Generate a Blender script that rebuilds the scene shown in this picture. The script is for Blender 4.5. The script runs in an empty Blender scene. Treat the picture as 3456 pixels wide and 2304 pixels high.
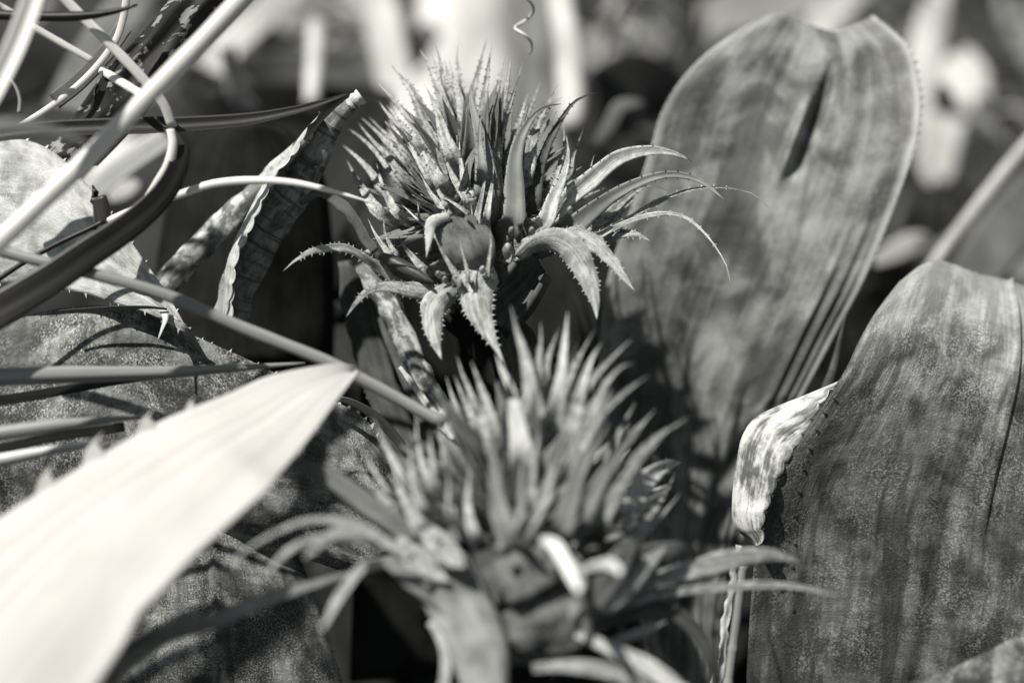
import bpy, math, random
import numpy as np
from mathutils import Vector, noise
R_ = math.radians
rng = random.Random(7)

# ---------------------------------------------------------------- camera, sky, sun, exposure
scene = bpy.context.scene
col = scene.collection
PITCH, CAMH = 28.0, 0.80
cam_d = bpy.data.cameras.new('camera'); cam = bpy.data.objects.new('camera', cam_d); col.objects.link(cam)
cam.location = (0, 0, CAMH); cam.rotation_euler = (R_(90 - PITCH), 0, 0)
cam_d.lens = 60; cam_d.sensor_width = 36; cam_d.clip_start = 0.01; cam_d.clip_end = 400
cam_d.dof.use_dof = True; cam_d.dof.focus_distance = 0.695; cam_d.dof.aperture_fstop = 2.8
scene.camera = cam
SUN_TO = Vector((-0.42, -0.10, 0.90)).normalized()
world = bpy.data.worlds.new('World'); scene.world = world; world.use_nodes = True
wt = world.node_tree; wb = wt.nodes['Background']
sky = wt.nodes.new('ShaderNodeTexSky'); sky.sky_type = 'NISHITA'; sky.sun_disc = False
sky.sun_elevation = math.asin(SUN_TO.z); sky.sun_rotation = math.atan2(SUN_TO.x, SUN_TO.y)
bw = wt.nodes.new('ShaderNodeRGBToBW'); tint = wt.nodes.new('ShaderNodeMix'); tint.data_type = 'RGBA'; tint.blend_type = 'MULTIPLY'
tint.inputs['Factor'].default_value = 1
wt.links.new(sky.outputs[0], bw.inputs[0]); wt.links.new(bw.outputs[0], tint.inputs['A'])
tint.inputs['B'].default_value = (0.90, 0.985, 1.03, 1)          # toned black-and-white: cool shadows
wt.links.new(tint.outputs['Result'], wb.inputs['Color']); wb.inputs['Strength'].default_value = 0.058
sun_d = bpy.data.lights.new('sun', 'SUN'); sun = bpy.data.objects.new('sun', sun_d); col.objects.link(sun)
sun_d.energy = 5.0; sun_d.angle = R_(1.0); sun_d.color = (1.0, 0.965, 0.90)
sun.rotation_euler = (-SUN_TO).to_track_quat('-Z', 'Y').to_euler()
vs = scene.view_settings; vs.view_transform = 'Standard'; vs.look = 'None'; vs.exposure = 0.32; vs.gamma = 1.0
scene.cycles.use_denoising = True; scene.cycles.max_bounces = 6

# ---------------------------------------------------------------- helpers
FW = Vector((0, math.cos(R_(PITCH)), -math.sin(R_(PITCH)))); UP = Vector((0, math.sin(R_(PITCH)), math.cos(R_(PITCH)))); RT = Vector((1, 0, 0))
CAM = Vector((0, 0, CAMH)); K = 0.3 / 1728
FWn, UPn, RTn, CAMn = (np.array(v) for v in (FW, UP, RT, CAM))
def P(x, y, d):                                                 # photograph pixel (3456 wide) at depth d
    return CAMn + d * (FWn + RTn * ((x - 1728) * K) + UPn * ((1152 - y) * K))
def crop(ox, oy, s, pts): return [(ox + p[0] * s, oy + p[1] * s) + tuple(p[2:]) for p in pts]
def cA(*p): return crop(0, 0, .5527, p)
def cB(*p): return crop(0, 800, .5527, p)
def cC(*p): return crop(0, 1438, .5527, p)
def cE(*p): return crop(900, 600, .5527, p)
def cG(*p): return crop(2156, 0, .5527, p)
def cH(*p): return crop(2156, 800, .5527, p)
def cI(*p): return crop(2156, 1438, .5527, p)
def p1(*p): return crop(1150, 120, .34014, p)
def p2(*p): return crop(1700, 250, .34014, p)
def p3(*p): return crop(1150, 550, .34014, p)
def p4(*p): return crop(1700, 600, .34014, p)
def q1(*p): return crop(1100, 1000, .34014, p)
def q2(*p): return crop(1600, 1000, .34014, p)
def q3(*p): return crop(750, 1400, .34014, p)
def q4(*p): return crop(1500, 1400, .34014, p)
def q5(*p): return crop(1200, 1771, .34014, p)
def q6(*p): return crop(1900, 1771, .34014, p)
def w0(*p): return crop(0, 0, 1.46939, p)                       # whole view, 2352 wide

def hermite(pts, n):
    p = np.asarray(pts, float); m = len(p)
    seg = np.linalg.norm(np.diff(p[:, :3], axis=0), axis=1) + 1e-9
    s = np.concatenate([[0], np.cumsum(seg)]); s /= s[-1]
    tg = np.zeros_like(p)
    for i in range(m):
        a, b = max(i - 1, 0), min(i + 1, m - 1); tg[i] = (p[b] - p[a]) / (s[b] - s[a])
    t = np.linspace(0, 1, n); k = np.clip(np.searchsorted(s, t, side='right') - 1, 0, m - 2)
    h = (s[k + 1] - s[k])[:, None]; x = ((t - s[k]) / (s[k + 1] - s[k]))[:, None]
    return ((2*x**3 - 3*x**2 + 1) * p[k] + (x**3 - 2*x**2 + x) * h * tg[k] + (-2*x**3 + 3*x**2) * p[k + 1] + (x**3 - x**2) * h * tg[k + 1])
def lerp(tab, t):
    return np.interp(t, [a for a, _ in tab], [b for _, b in tab])
def nrm(a): return a / (np.linalg.norm(a, axis=-1, keepdims=True) + 1e-12)
LANCE = [(0, .5), (.25, 1), (.5, .85), (.72, .5), (.9, .16), (1, .004)]
HOOK = [(0, .9), (.15, 1), (.5, .85), (.75, .55), (.92, .2), (1, .015)]
SPIKE = [(0, .3), (.2, .8), (.38, 1), (.58, .68), (.78, .32), (.92, .11), (1, .004)]
STRAP = [(0, 1), (1, 1)]

class MB:
    def __init__(s): s.v, s.f, s.uv, s.uvn, s.mi, s.sm = [], [], [], [], [], []
    def add(s, verts, faces, uv=None, uvn=None, mi=0, smooth=True):
        o = len(s.v); s.v += [tuple(map(float, q)) for q in verts]
        uv = uv if uv is not None else [(0, 0)] * len(verts); uvn = uvn if uvn is not None else [(.5, .5)] * len(verts)
        s.uv += [tuple(q) for q in uv]; s.uvn += [tuple(q) for q in uvn]
        s.f += [tuple(o + i for i in q) for q in faces]; s.mi += [mi] * len(faces); s.sm += [smooth] * len(faces)
    def mesh(s, name, mats):
        v = np.array(s.v); org = v.mean(0); me = bpy.data.meshes.new(name)
        me.from_pydata((v - org).tolist(), [], s.f)
        li = np.zeros(len(me.loops), int); me.loops.foreach_get('vertex_index', li)
        for nm, dat in (('UVMap', s.uv), ('uvn', s.uvn)):
            l = me.uv_layers.new(name=nm); l.data.foreach_set('uv', np.array(dat, float)[li].ravel())
        for m in mats: me.materials.append(M[m])
        me.polygons.foreach_set('material_index', s.mi); me.polygons.foreach_set('use_smooth', s.sm)
        me.update(); return me, org
    def build(s, name, mats, parent=None):
        me, org = s.mesh(name, mats if isinstance(mats, (list, tuple)) else [mats])
        o = bpy.data.objects.new(name, me); col.objects.link(o)
        place(o, org, parent); return o
def place(o, loc, parent=None):
    if parent is not None:
        o.parent = parent; pl = np.array(parent['_org']) if '_org' in parent else np.array(parent.location); o['_org'] = [float(q) for q in loc]
        o.location = tuple(np.array(loc) - pl)
    else:
        o.location = tuple(loc); o['_org'] = [float(q) for q in loc]
def tag(o, label=None, cat=None, group=None, kind=None):
    for k, v in (('label', label), ('category', cat), ('group', group), ('kind', kind)):
        if v: o[k] = v
    return o
def thing(name, label, cat, loc, group=None):
    o = bpy.data.objects.new(name, None); col.objects.link(o); o.empty_display_size = .02
    place(o, loc); return tag(o, label, cat, group)

def sheet(mb, G, Nn, thick, uvs, uvn, mi=0, edge=.35, mi_back=None):
    """closed two-sided sheet from a grid G[v,u] with normals Nn"""
    nv, nu = G.shape[:2]; uu = np.linspace(-1, 1, nu)
    th = thick * (edge + (1 - edge) * (1 - np.abs(uu) ** 3))[None, :, None]
    front = G.reshape(-1, 3); back = (G - Nn * th).reshape(-1, 3); n = nv * nu
    f = []
    for i in range(nv - 1):
        for j in range(nu - 1):
            a = i * nu + j; f.append((a, a + 1, a + nu + 1, a + nu)); f.append((n + a, n + a + nu, n + a + nu + 1, n + a + 1))
        a = i * nu; f.append((a, a + nu, n + a + nu, n + a)); a += nu - 1; f.append((a, n + a, n + a + nu, a + nu))
    for j in range(nu - 1):
        f.append((j, n + j, n + j + 1, j + 1)); a = (nv - 1) * nu + j; f.append((a, a + 1, n + a + 1, n + a))
    mb.add(np.concatenate([front, back]), f, list(uvs.reshape(-1, 2)) * 2, list(uvn.reshape(-1, 2)) * 2, mi)
    if mi_back is not None: mb.mi[-len(f):] = [mi] * len(f); k0 = len(mb.mi) - len(f); mb.mi[k0:] = sheet_mi(nv, nu, mi, mi_back)
def sheet_mi(nv, nu, mi, mb_):
    o = []
    for i in range(nv - 1): o += [mi, mb_] * (nu - 1) + [mi, mi]
    return o + [mi, mi] * (nu - 1)
def spine_geo(mb, base, out, along, nor, ln, mi=1, wid=.28, lean=.55):
    tip = base + out * ln * (1 - .35 * lean) + along * ln * lean
    mid = base + out * ln * .5 + along * ln * .12
    b = [base - along * ln * wid - out * ln * .15, base + along * ln * wid - out * ln * .15]
    h = ln * .11
    v = [b[0] + nor * h, b[1] + nor * h, b[1] - nor * h, b[0] - nor * h,
         mid - along * ln * wid * .28 + nor * h * .6, mid + along * ln * wid * .4 + nor * h * .6, mid + along * ln * wid * .4 - nor * h * .6, mid - along * ln * wid * .28 - nor * h * .6, tip]
    f = [(0, 1, 5, 4), (1, 2, 6, 5), (2, 3, 7, 6), (3, 0, 4, 7), (4, 5, 8), (5, 6, 8), (6, 7, 8), (7, 4, 8)]
    mb.add(v, f, mi=mi, smooth=False)
def edge_teeth(mb, E, Wout, Nn, step, ln, mi, t0=.12, t1=.84, lean=.55, obj=None):
    T = nrm(np.gradient(E, axis=0)); s = np.concatenate([[0], np.cumsum(np.linalg.norm(np.diff(E, axis=0), axis=1))])
    q = s[-1] * t0
    while q < s[-1] * t1:
        k = min(int(np.searchsorted(s, q)), len(E) - 1); l = ln * rng.uniform(.7, 1.25)
        tgt = mb if obj is None else MB()
        spine_geo(tgt, E[k], Wout[k], T[k], Nn[k], l, mi if obj is None else 0, lean=lean * rng.uniform(.7, 1.2))
        if obj is not None: tgt.build('spine', obj[0], obj[1])
        q += step * rng.uniform(.75, 1.3)

def ribbon_geo(mb, pts3, width_m, face=None, roll=None, cup=0., crease=0., thick=.0007, nv=28, nu=9, teeth=None, wav=.0, seed=0, mi=0, tsides=(-1, 1), mi_back=None):
    C = hermite(pts3, nv); t = np.linspace(0, 1, nv)
    T = nrm(np.gradient(C, axis=0)); fc = -FWn if face is None else np.array(face, float)
    fc = nrm(np.broadcast_to(fc, C.shape)) if fc.ndim == 1 else nrm(fc)
    W = np.cross(T, fc); bad = np.linalg.norm(W, axis=1) < 1e-3; W[bad] = RTn; W = nrm(W); N = nrm(np.cross(W, T))
    if roll is not None:
        r = np.radians(lerp(roll, t) if isinstance(roll, list) else np.full(nv, roll))[:, None]
        W, N = W * np.cos(r) + N * np.sin(r), N * np.cos(r) - W * np.sin(r)
    w = lerp(width_m, t); u = np.linspace(-.5, .5, nu)
    off = cup * (1 - (2 * u) ** 2) + crease * (np.abs(2 * u) - .5)
    G = C[:, None] + W[:, None] * (u[None, :, None] * w[:, None, None]) + N[:, None] * (off[None, :, None] * w[:, None, None])
    if wav:
        wm = w / w.max()
        for i in range(nv):
            for j in range(nu):
                G[i, j] += N[i] * wav * wm[i] * noise.noise(Vector((seed * 7.3 + t[i] * 5, u[j] * 1.6 + 3, seed)))
                if abs(u[j]) > .45: G[i, j] += W[i] * wav * .7 * wm[i] * noise.noise(Vector((seed * 3.1 + t[i] * 14, u[j] * 9, 5)))
    L = np.concatenate([[0], np.cumsum(np.linalg.norm(np.diff(C, axis=0), axis=1))])
    uvs = np.zeros((nv, nu, 2)); uvs[..., 0] = u[None] * w[:, None]; uvs[..., 1] = L[:, None]
    uvn = np.zeros((nv, nu, 2)); uvn[..., 0] = u[None] + .5; uvn[..., 1] = t[:, None]
    NN = np.broadcast_to(N[:, None], G.shape)
    sheet(mb, G, NN, thick, uvs, uvn, mi, mi_back=mi_back)
    if teeth:
        for sd in tsides:
            j = 0 if sd < 0 else nu - 1
            edge_teeth(mb, G[:, j], W * sd, N, teeth[0], teeth[1], teeth[2] if len(teeth) > 2 else 0, lean=teeth[3] if len(teeth) > 3 else .55, obj=teeth[4] if len(teeth) > 4 else None)
    return G
def to3(pts, d):
    n = len(pts); out = []
    for i, p in enumerate(pts):
        dd = p[2] if len(p) > 2 else (d if not isinstance(d, tuple) else d[0] + (d[1] - d[0]) * i / (n - 1))
        out.append(P(p[0], p[1], dd))
    return out
def meanD(d): return d if not isinstance(d, tuple) else (d[0] + d[1]) / 2
def ribbon(name, pts, d, w, mat, prof=STRAP, parent=None, teeth=None, **k):
    """pts in photograph pixels, w full width in photograph pixels, d depth or (base, tip)"""
    mb = MB(); s = K * meanD(d)
    if teeth: teeth = (teeth[0] * s, teeth[1] * s) + tuple(teeth[2:])
    ribbon_geo(mb, to3(pts, d), [(a, b * w * s) for a, b in prof], teeth=teeth, **k)
    return mb.build(name, mat, parent)
def tube_geo(mb, C3, rad, ns=12, nv=None, flat=1.0, mi=0):
    nv = nv or max(8, len(C3) * 6); C = hermite(C3, nv); t = np.linspace(0, 1, nv); r = lerp(rad, t); r = r * (1 + .09 * np.array([noise.noise(Vector((q * 13, r[0] * 4000, 2.))) for q in t]))
    T = nrm(np.gradient(C, axis=0)); W = nrm(np.cross(T, -FWn) + 1e-6); N = nrm(np.cross(W, T))
    a = np.linspace(0, 2 * np.pi, ns, endpoint=False)
    V = C[:, None] + r[:, None, None] * (W[:, None] * np.cos(a)[None, :, None] + N[:, None] * (np.sin(a) * flat)[None, :, None])
    L = np.concatenate([[0], np.cumsum(np.linalg.norm(np.diff(C, axis=0), axis=1))])
    f = [(i * ns + j, i * ns + (j + 1) % ns, (i + 1) * ns + (j + 1) % ns, (i + 1) * ns + j) for i in range(nv - 1) for j in range(ns)]
    f += [tuple(range(ns))[::-1], tuple((nv - 1) * ns + j for j in range(ns))]
    uv = [(r[i] * (abs(((j / ns) * 2) - 1)) * 3, L[i]) for i in range(nv) for j in range(ns)]
    uvn = [(abs(j / ns * 2 - 1), t[i]) for i in range(nv) for j in range(ns)]
    mb.add(V.reshape(-1, 3), f, uv, uvn, mi)
def tube(name, pts, d, r, mat, prof=STRAP, parent=None, **k):
    mb = MB(); s = K * meanD(d); tube_geo(mb, to3(pts, d), [(a, b * r * s) for a, b in prof], **k); return mb.build(name, mat, parent)
def coons_geo(mb, left, right, bottom, top, nu=31, nv=41, disp=None, thick=.001, wav=.0, seed=0, teeth=None, mi=0):
    l, r, b, t = hermite(left, nv), hermite(right, nv), hermite(bottom, nu), hermite(top, nu)
    b[0] = l[0]; b[-1] = r[0]; t[0] = l[-1]; t[-1] = r[-1]
    u = np.linspace(0, 1, nu)[None, :, None]; v = np.linspace(0, 1, nv)[:, None, None]
    G = (1-u)*l[:, None] + u*r[:, None] + (1-v)*b[None] + v*t[None] - ((1-u)*(1-v)*l[0] + u*(1-v)*r[0] + (1-u)*v*l[-1] + u*v*r[-1])
    def normals(G):
        n = nrm(np.cross(np.gradient(G, axis=1), np.gradient(G, axis=0)))
        s = np.sign((n * -FWn).sum(-1, keepdims=True)); s[s == 0] = 1; return n * s
    N = normals(G); uu, vv = np.meshgrid(np.linspace(0, 1, nu), np.linspace(0, 1, nv))
    if disp is not None: G = G + N * disp(uu, vv)[..., None]
    if wav:
        w = np.array([[noise.noise(Vector((uu[i, j] * 3.1 + seed * 9, vv[i, j] * 4 + seed, seed))) for j in range(nu)] for i in range(nv)])
        G = G + N * (wav * w)[..., None]
    N = normals(G)
    du = np.linalg.norm(G[:, -1] - G[:, 0], axis=-1); Lv = np.concatenate([[0], np.cumsum(np.linalg.norm(np.diff(G[:, nu // 2], axis=0), axis=1))])
    uvs = np.zeros((nv, nu, 2)); uvs[..., 0] = (uu - .5) * du.mean(); uvs[..., 1] = Lv[:, None]
    uvn = np.stack([uu, vv], -1)
    sheet(mb, G, N, thick, uvs, uvn, mi)
    if teeth:
        for side, step, ln, m, t0, t1, lean, ob in teeth:
            E = {'l': G[:, 0], 'r': G[:, -1], 't': G[-1], 'b': G[0]}[side]; I = {'l': G[:, 1], 'r': G[:, -2], 't': G[-2], 'b': G[1]}[side]
            NN = {'l': N[:, 0], 'r': N[:, -1], 't': N[-1], 'b': N[0]}[side]
            edge_teeth(mb, E, nrm(E - I), NN, step, ln, m, t0, t1, lean, ob)
    return G
def coons(name, left, right, bottom, top, d, mat, parent=None, teeth=None, **k):
    mb = MB(); s = K * meanD(d)
    g = lambda c: [P(p[0], p[1], p[2] if len(p) > 2 else meanD(d)) for p in c]
    if teeth: teeth = [(a, b * s, c * s, e, f, h, i, j) for a, b, c, e, f, h, i, j in teeth]
    coons_geo(mb, g(left), g(right), g(bottom), g(top), teeth=teeth, **k)
    return mb.build(name, mat, parent)
def two_rail(name, left, right, d, mat, parent=None, cupm=0., **k):
    """leaf between two traced margins"""
    f = lambda u, v: cupm * (1 - (2 * u - 1) ** 2)
    dd = k.pop('disp', None)
    dsp = (lambda u, v: f(u, v) + dd(u, v)) if dd else f
    ext = lambda c, i: c[i] if len(c[i]) > 2 else c[i] + (meanD(d),)
    return coons(name, left, right, [ext(left, 0), ext(right, 0)], [ext(left, -1), ext(right, -1)], d, mat, parent, disp=dsp, **k)
def bud_geo(mb, a, b, r, mi=0):
    a, b = np.array(a), np.array(b)
    tube_geo(mb, [a + (b - a) * q for q in (0, .25, .5, .75, 1)], [(0, r*.25), (.12, r*.7), (.35, r), (.65, r*.85), (.88, r*.5), (1, r*.05)], ns=10, nv=12, mi=mi)

# ---------------------------------------------------------------- materials
M = {}
def leafmat(name, dark, light, streak=.5, blotch=.5, speck=0., bands=0., bl_scale=60, st_scale=500, sp_scale=1500, rough=.5, bump=.3, margin=None, tip=None,
            lo=.35, hi=.65, spec=.35, trans=0., spot=None, patch=None, tone=(.975, 1.0, .98), low=None):
    m = bpy.data.materials.new(name); m.use_nodes = True; nt = m.node_tree; nd, lk = nt.nodes, nt.links; M[name] = m
    b = nd['Principled BSDF']; b.inputs['Roughness'].default_value = rough; b.inputs['Specular IOR Level'].default_value = spec
    uv = nd.new('ShaderNodeUVMap'); uv.uv_map = 'UVMap'; un = nd.new('ShaderNodeUVMap'); un.uv_map = 'uvn'; oi = nd.new('ShaderNodeObjectInfo')
    wr = nd.new('ShaderNodeMath'); wr.operation = 'MULTIPLY'; wr.inputs[1].default_value = 37; lk.new(oi.outputs['Random'], wr.inputs[0])
    def nz(sx, sy, detail=4, rgh=.55, dist=0., dw=0):
        mp = nd.new('ShaderNodeMapping'); mp.inputs['Scale'].default_value = (sx, sy, 1); lk.new(uv.outputs[0], mp.inputs[0])
        n = nd.new('ShaderNodeTexNoise'); n.noise_dimensions = '4D'; n.inputs['Scale'].default_value = 1; n.inputs['Detail'].default_value = detail
        n.inputs['Roughness'].default_value = rgh; n.inputs['Distortion'].default_value = dist; lk.new(mp.outputs[0], n.inputs['Vector'])
        a = nd.new('ShaderNodeMath'); a.inputs[1].default_value = dw; lk.new(wr.outputs[0], a.inputs[0]); lk.new(a.outputs[0], n.inputs['W']); return n.outputs[0]
    def mth(op, a, bb, clamp=False):
        x = nd.new('ShaderNodeMath'); x.operation = op; x.use_clamp = clamp
        for i, q in enumerate((a, bb)):
            if q is None: continue
            if isinstance(q, (int, float)): x.inputs[i].default_value = q
            else: lk.new(q, x.inputs[i])
        return x.outputs[0]
    def ramp(x, a, c, v0=0., v1=1.):
        r = nd.new('ShaderNodeMapRange'); r.interpolation_type = 'SMOOTHSTEP'; r.inputs[1].default_value = a; r.inputs[2].default_value = c; r.inputs[3].default_value = v0; r.inputs[4].default_value = v1
        lk.new(x, r.inputs[0]); return r.outputs[0]
    st = nz(st_scale, st_scale * .03, 3); bl = nz(bl_scale, bl_scale * .6, 5, .6, .4, 3.1)
    tot = streak + blotch + 1e-6
    f = mth('ADD', mth('MULTIPLY', st, streak / tot), mth('MULTIPLY', bl, blotch / tot)); f = ramp(f, lo, hi)
    if bands: f = mth('MULTIPLY', f, mth('SUBTRACT', 1., mth('MULTIPLY', ramp(nz(25, 260, 3, .5, .8, 9.), .5, .62), bands)))
    spn = nz(sp_scale, sp_scale, 4, .7, 0., 5.5)
    if speck:
        msk = ramp(nz(70, 55, 4, .65, .3, 11.), .36, .64)
        f = mth('ADD', f, mth('MULTIPLY', mth('MULTIPLY', ramp(spn, .44, .68), msk), speck), True)
    if patch: f = mth('MULTIPLY', f, ramp(nz(patch[0], patch[1], 4, .6, .6, 17.), patch[2], patch[2] + .06, patch[3], 1.))
    sep = nd.new('ShaderNodeSeparateXYZ'); lk.new(un.outputs[0], sep.inputs[0])
    if low:                                                        # shade on the lower blade painted into the colour, with an uneven border
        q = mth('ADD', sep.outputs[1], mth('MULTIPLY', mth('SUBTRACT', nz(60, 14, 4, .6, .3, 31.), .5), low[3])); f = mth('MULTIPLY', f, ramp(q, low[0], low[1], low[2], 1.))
    if margin:
        e = mth('ABSOLUTE', mth('SUBTRACT', sep.outputs[0], .5), None); e = ramp(e, .5 - margin[0], .5 - margin[0] * .3); f = mth('ADD', f, mth('MULTIPLY', e, margin[1]), True)
    if tip: f = mth('ADD', f, mth('MULTIPLY', ramp(sep.outputs[1], tip[0], 1.), tip[1]), True)
    mx = nd.new('ShaderNodeMix'); mx.data_type = 'RGBA'; lk.new(f, mx.inputs['Factor'])
    mx.inputs['A'].default_value = tuple(dark * q for q in tone) + (1,); mx.inputs['B'].default_value = tuple(light * q for q in tone) + (1,)
    c = mx.outputs['Result']
    if spot:
        m2 = nd.new('ShaderNodeMix'); m2.data_type = 'RGBA'; lk.new(ramp(nz(spot[0], spot[1], 4, .65, .5, 23.), spot[2], spot[2] + .03), m2.inputs['Factor']); lk.new(c, m2.inputs['A']); m2.inputs['B'].default_value = (spot[3],) * 3 + (1,); c = m2.outputs['Result']
    lk.new(c, b.inputs['Base Color'])
    bp = nd.new('ShaderNodeBump'); bp.inputs['Strength'].default_value = bump; bp.inputs['Distance'].default_value = .0006
    lk.new(mth('ADD', mth('MULTIPLY', st, .6), mth('MULTIPLY', spn, .5 + speck * .5)), bp.inputs['Height']); lk.new(bp.outputs[0], b.inputs['Normal'])
    if trans:
        tr = nd.new('ShaderNodeBsdfTranslucent'); lk.new(c, tr.inputs['Color']); ms = nd.new('ShaderNodeMixShader'); ms.inputs[0].default_value = trans
        lk.new(b.outputs[0], ms.inputs[1]); lk.new(tr.outputs[0], ms.inputs[2]); lk.new(ms.outputs[0], nd['Material Output'].inputs['Surface'])
    return m
leafmat('bract', .12, .62, .5, .8, .7, bl_scale=520, st_scale=900, sp_scale=1700, rough=.75, bump=1., lo=.34, hi=.70, trans=.06, spec=.15)
leafmat('bract_light', .17, .55, .6, .8, .6, bl_scale=300, st_scale=1000, sp_scale=1700, rough=.7, bump=.8, trans=.08, spec=.2)
leafmat('hood', .05, .20, .4, .9, .7, bl_scale=200, st_scale=700, sp_scale=1500, rough=.65, bump=.8, spec=.2)
leafmat('bract_mid', .14, .34, .2, .9, .3, bl_scale=120, rough=.6, bump=.4, spec=.25)
leafmat('bract_smooth', .12, .24, .3, .7, .25, bl_scale=90, st_scale=600, rough=.55, bump=.25, spec=.25)
leafmat('bract_pale', .30, .72, .6, .8, .4, bl_scale=420, st_scale=1000, sp_scale=1700, rough=.7, bump=.8, trans=.08, spec=.2)
leafmat('bract_dark', .03, .12, .4, .7, .3, bl_scale=160, rough=.6, spec=.25)
leafmat('spine_dark', .01, .05, rough=.5)
leafmat('spine_white', .70, .85, rough=.5)
leafmat('spine_pale', .35, .6, rough=.5)
leafmat('core', .03, .14, .2, .8, .5, bl_scale=260, rough=.75, spec=.15)
leafmat('bud', .12, .5, .3, .9, .2, bl_scale=300, rough=.45)
leafmat('bud_dark', .03, .09, .7, .4, .1, bl_scale=120, rough=.4)
leafmat('scaly_dark', .035, .55, .14, .9, 1., bl_scale=80, st_scale=350, sp_scale=1300, rough=.6, bump=.9, bands=.4, lo=.42, hi=.82, spec=.25, patch=(30, 60, .40, .5))
leafmat('scaly_mid', .025, .48, .28, .95, 1., bl_scale=75, st_scale=480, sp_scale=1300, rough=.5, bump=.9, lo=.38, hi=.78, spec=.35, tip=(.80, .5), bands=.3, patch=(55, 8, .44, .35), low=(.73, .80, .55, .2))  # tip paints the sunlit top, low the shaded lower blade
leafmat('scaly_pale', .22, .66, .1, .8, .7, bl_scale=130, sp_scale=1500, rough=.65, bump=1., lo=.32, hi=.68)
leafmat('streaky', .04, .33, .5, .9, .4, bl_scale=80, st_scale=260, sp_scale=900, rough=.5, bump=.5, lo=.35, hi=.68, margin=(.045, .6), patch=(38, 14, .43, .45))
leafmat('mottled', .10, .60, .15, 1., .2, bl_scale=180, rough=.7, bump=.7, lo=.40, hi=.56, patch=(190, 110, .45, .25))
leafmat('margin_fold', .10, .62, .3, .9, .1, bl_scale=120, st_scale=900, rough=.65, bump=.8, lo=.41, hi=.58)
leafmat('striped', .05, .34, .2, .8, .6, bl_scale=190, bands=.85, rough=.65, bump=.8, lo=.35, hi=.65, spec=.2)
leafmat('white_leaf', .45, .60, .9, .6, 0., bl_scale=30, st_scale=130, rough=.65, bump=.3, trans=.10, patch=(16, 14, .38, .75), tone=(1, .985, .955), spec=.2)
leafmat('stem_pale', .60, .78, 1., .2, 0., st_scale=400, rough=.4, bump=.1, tone=(1, .99, .96))
leafmat('stem_grey', .20, .32, 1., .2, 0., st_scale=400, rough=.42, bump=.1)
leafmat('stem_dark', .007, .025, 1., .3, 0., st_scale=400, rough=.4, bump=.15, spec=.3)
leafmat('strap_rim', .008, .028, 1., .3, 0., st_scale=400, rough=.4, bump=.15, spec=.3, margin=(.07, 1.4), tone=(1, 1, 1))
leafmat('strap_inner', .34, .6, 1., .3, 0., st_scale=300, rough=.4, bump=.1)
leafmat('charred', .006, .03, .2, .8, 0., bl_scale=60, rough=.55, bump=.4, spec=.2, spot=(150, 110, .55, .26))
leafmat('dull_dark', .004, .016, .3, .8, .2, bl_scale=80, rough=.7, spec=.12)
leafmat('dull_mid', .03, .11, .4, .8, .3, bl_scale=90, rough=.65, spec=.2)
leafmat('bg_pale', .30, .66, .3, .9, 0., bl_scale=24, st_scale=80, rough=.6, tone=(1, .99, .96))
leafmat('bg_mid', .06, .20, .3, .8, 0., bl_scale=26, st_scale=80, rough=.6)
leafmat('bg_dark', .008, .035, .3, .8, 0., bl_scale=26, st_scale=80, rough=.7, spec=.2)
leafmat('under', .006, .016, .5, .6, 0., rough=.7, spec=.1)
leafmat('added_gap_backing', .008, .022, .3, .8, .2, rough=.7, spec=.12)
leafmat('dead_tip', .4, .75, .2, .9, .2, bl_scale=300, rough=.7, bump=.6)
g = bpy.data.materials.new('soil'); g.use_nodes = True; M['soil'] = g
_n = g.node_tree.nodes; _l = g.node_tree.links; _t = _n.new('ShaderNodeTexNoise'); _t.inputs['Scale'].default_value = 30; _t.inputs['Detail'].default_value = 8
_tc = _n.new('ShaderNodeTexCoord'); _l.new(_tc.outputs['Object'], _t.inputs['Vector']); _r = _n.new('ShaderNodeValToRGB'); _l.new(_t.outputs[0], _r.inputs[0])
_r.color_ramp.elements[0].position = .35; _r.color_ramp.elements[0].color = (.006, .0062, .0064, 1); _r.color_ramp.elements[1].position = .75; _r.color_ramp.elements[1].color = (.035, .036, .036, 1)
_l.new(_r.outputs[0], _n['Principled BSDF'].inputs['Base Color']); _n['Principled BSDF'].inputs['Roughness'].default_value = .9
_b = _n.new('ShaderNodeBump'); _b.inputs['Distance'].default_value = .01; _l.new(_t.outputs[0], _b.inputs['Height']); _l.new(_b.outputs[0], _n['Principled BSDF'].inputs['Normal'])

# ---------------------------------------------------------------- ground and undergrowth
mb = MB(); xs = np.concatenate([[-150, -40, -10], np.linspace(-4, 4, 61), [10, 40, 150]]); ys = np.concatenate([[-150, -40, -10], np.linspace(-4, 6, 71), [12, 40, 150]])
gv = [(x, y, .03 * noise.noise(Vector((x * 2, y * 2, 0))) if abs(x) < 5 and -5 < y < 7 else 0) for y in ys for x in xs]; nx = len(xs)
mb.add(gv, [(i * nx + j, i * nx + j + 1, (i + 1) * nx + j + 1, (i + 1) * nx + j) for i in range(len(ys) - 1) for j in range(nx - 1)])
tag(mb.build('ground', 'soil'), kind='structure', label='dark bare soil under the plants')
mb = MB()
for i in range(420):                                              # dark strap leaves low under everything
    x, y = rng.uniform(-1.0, 1.0), rng.uniform(.25, 1.5); a = rng.uniform(0, 6.283); L = rng.uniform(.12, .30); up = rng.uniform(.05, .16)
    c, s = math.cos(a) * L, math.sin(a) * L
    ribbon_geo(mb, [(x, y, -.02), (x + c*.35, y + s*.35, up), (x + c*.75, y + s*.75, up * 1.15), (x + c*1.1, y + s*1.1, up * .7)], [(0, .02), (.4, .035), (.8, .025), (1, .001)], face=(0, 0, 1), cup=-.2, nv=9, nu=4)
tag(mb.build('undergrowth', 'under'), kind='stuff', label='tangle of dark leaves low between the plants')
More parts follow.
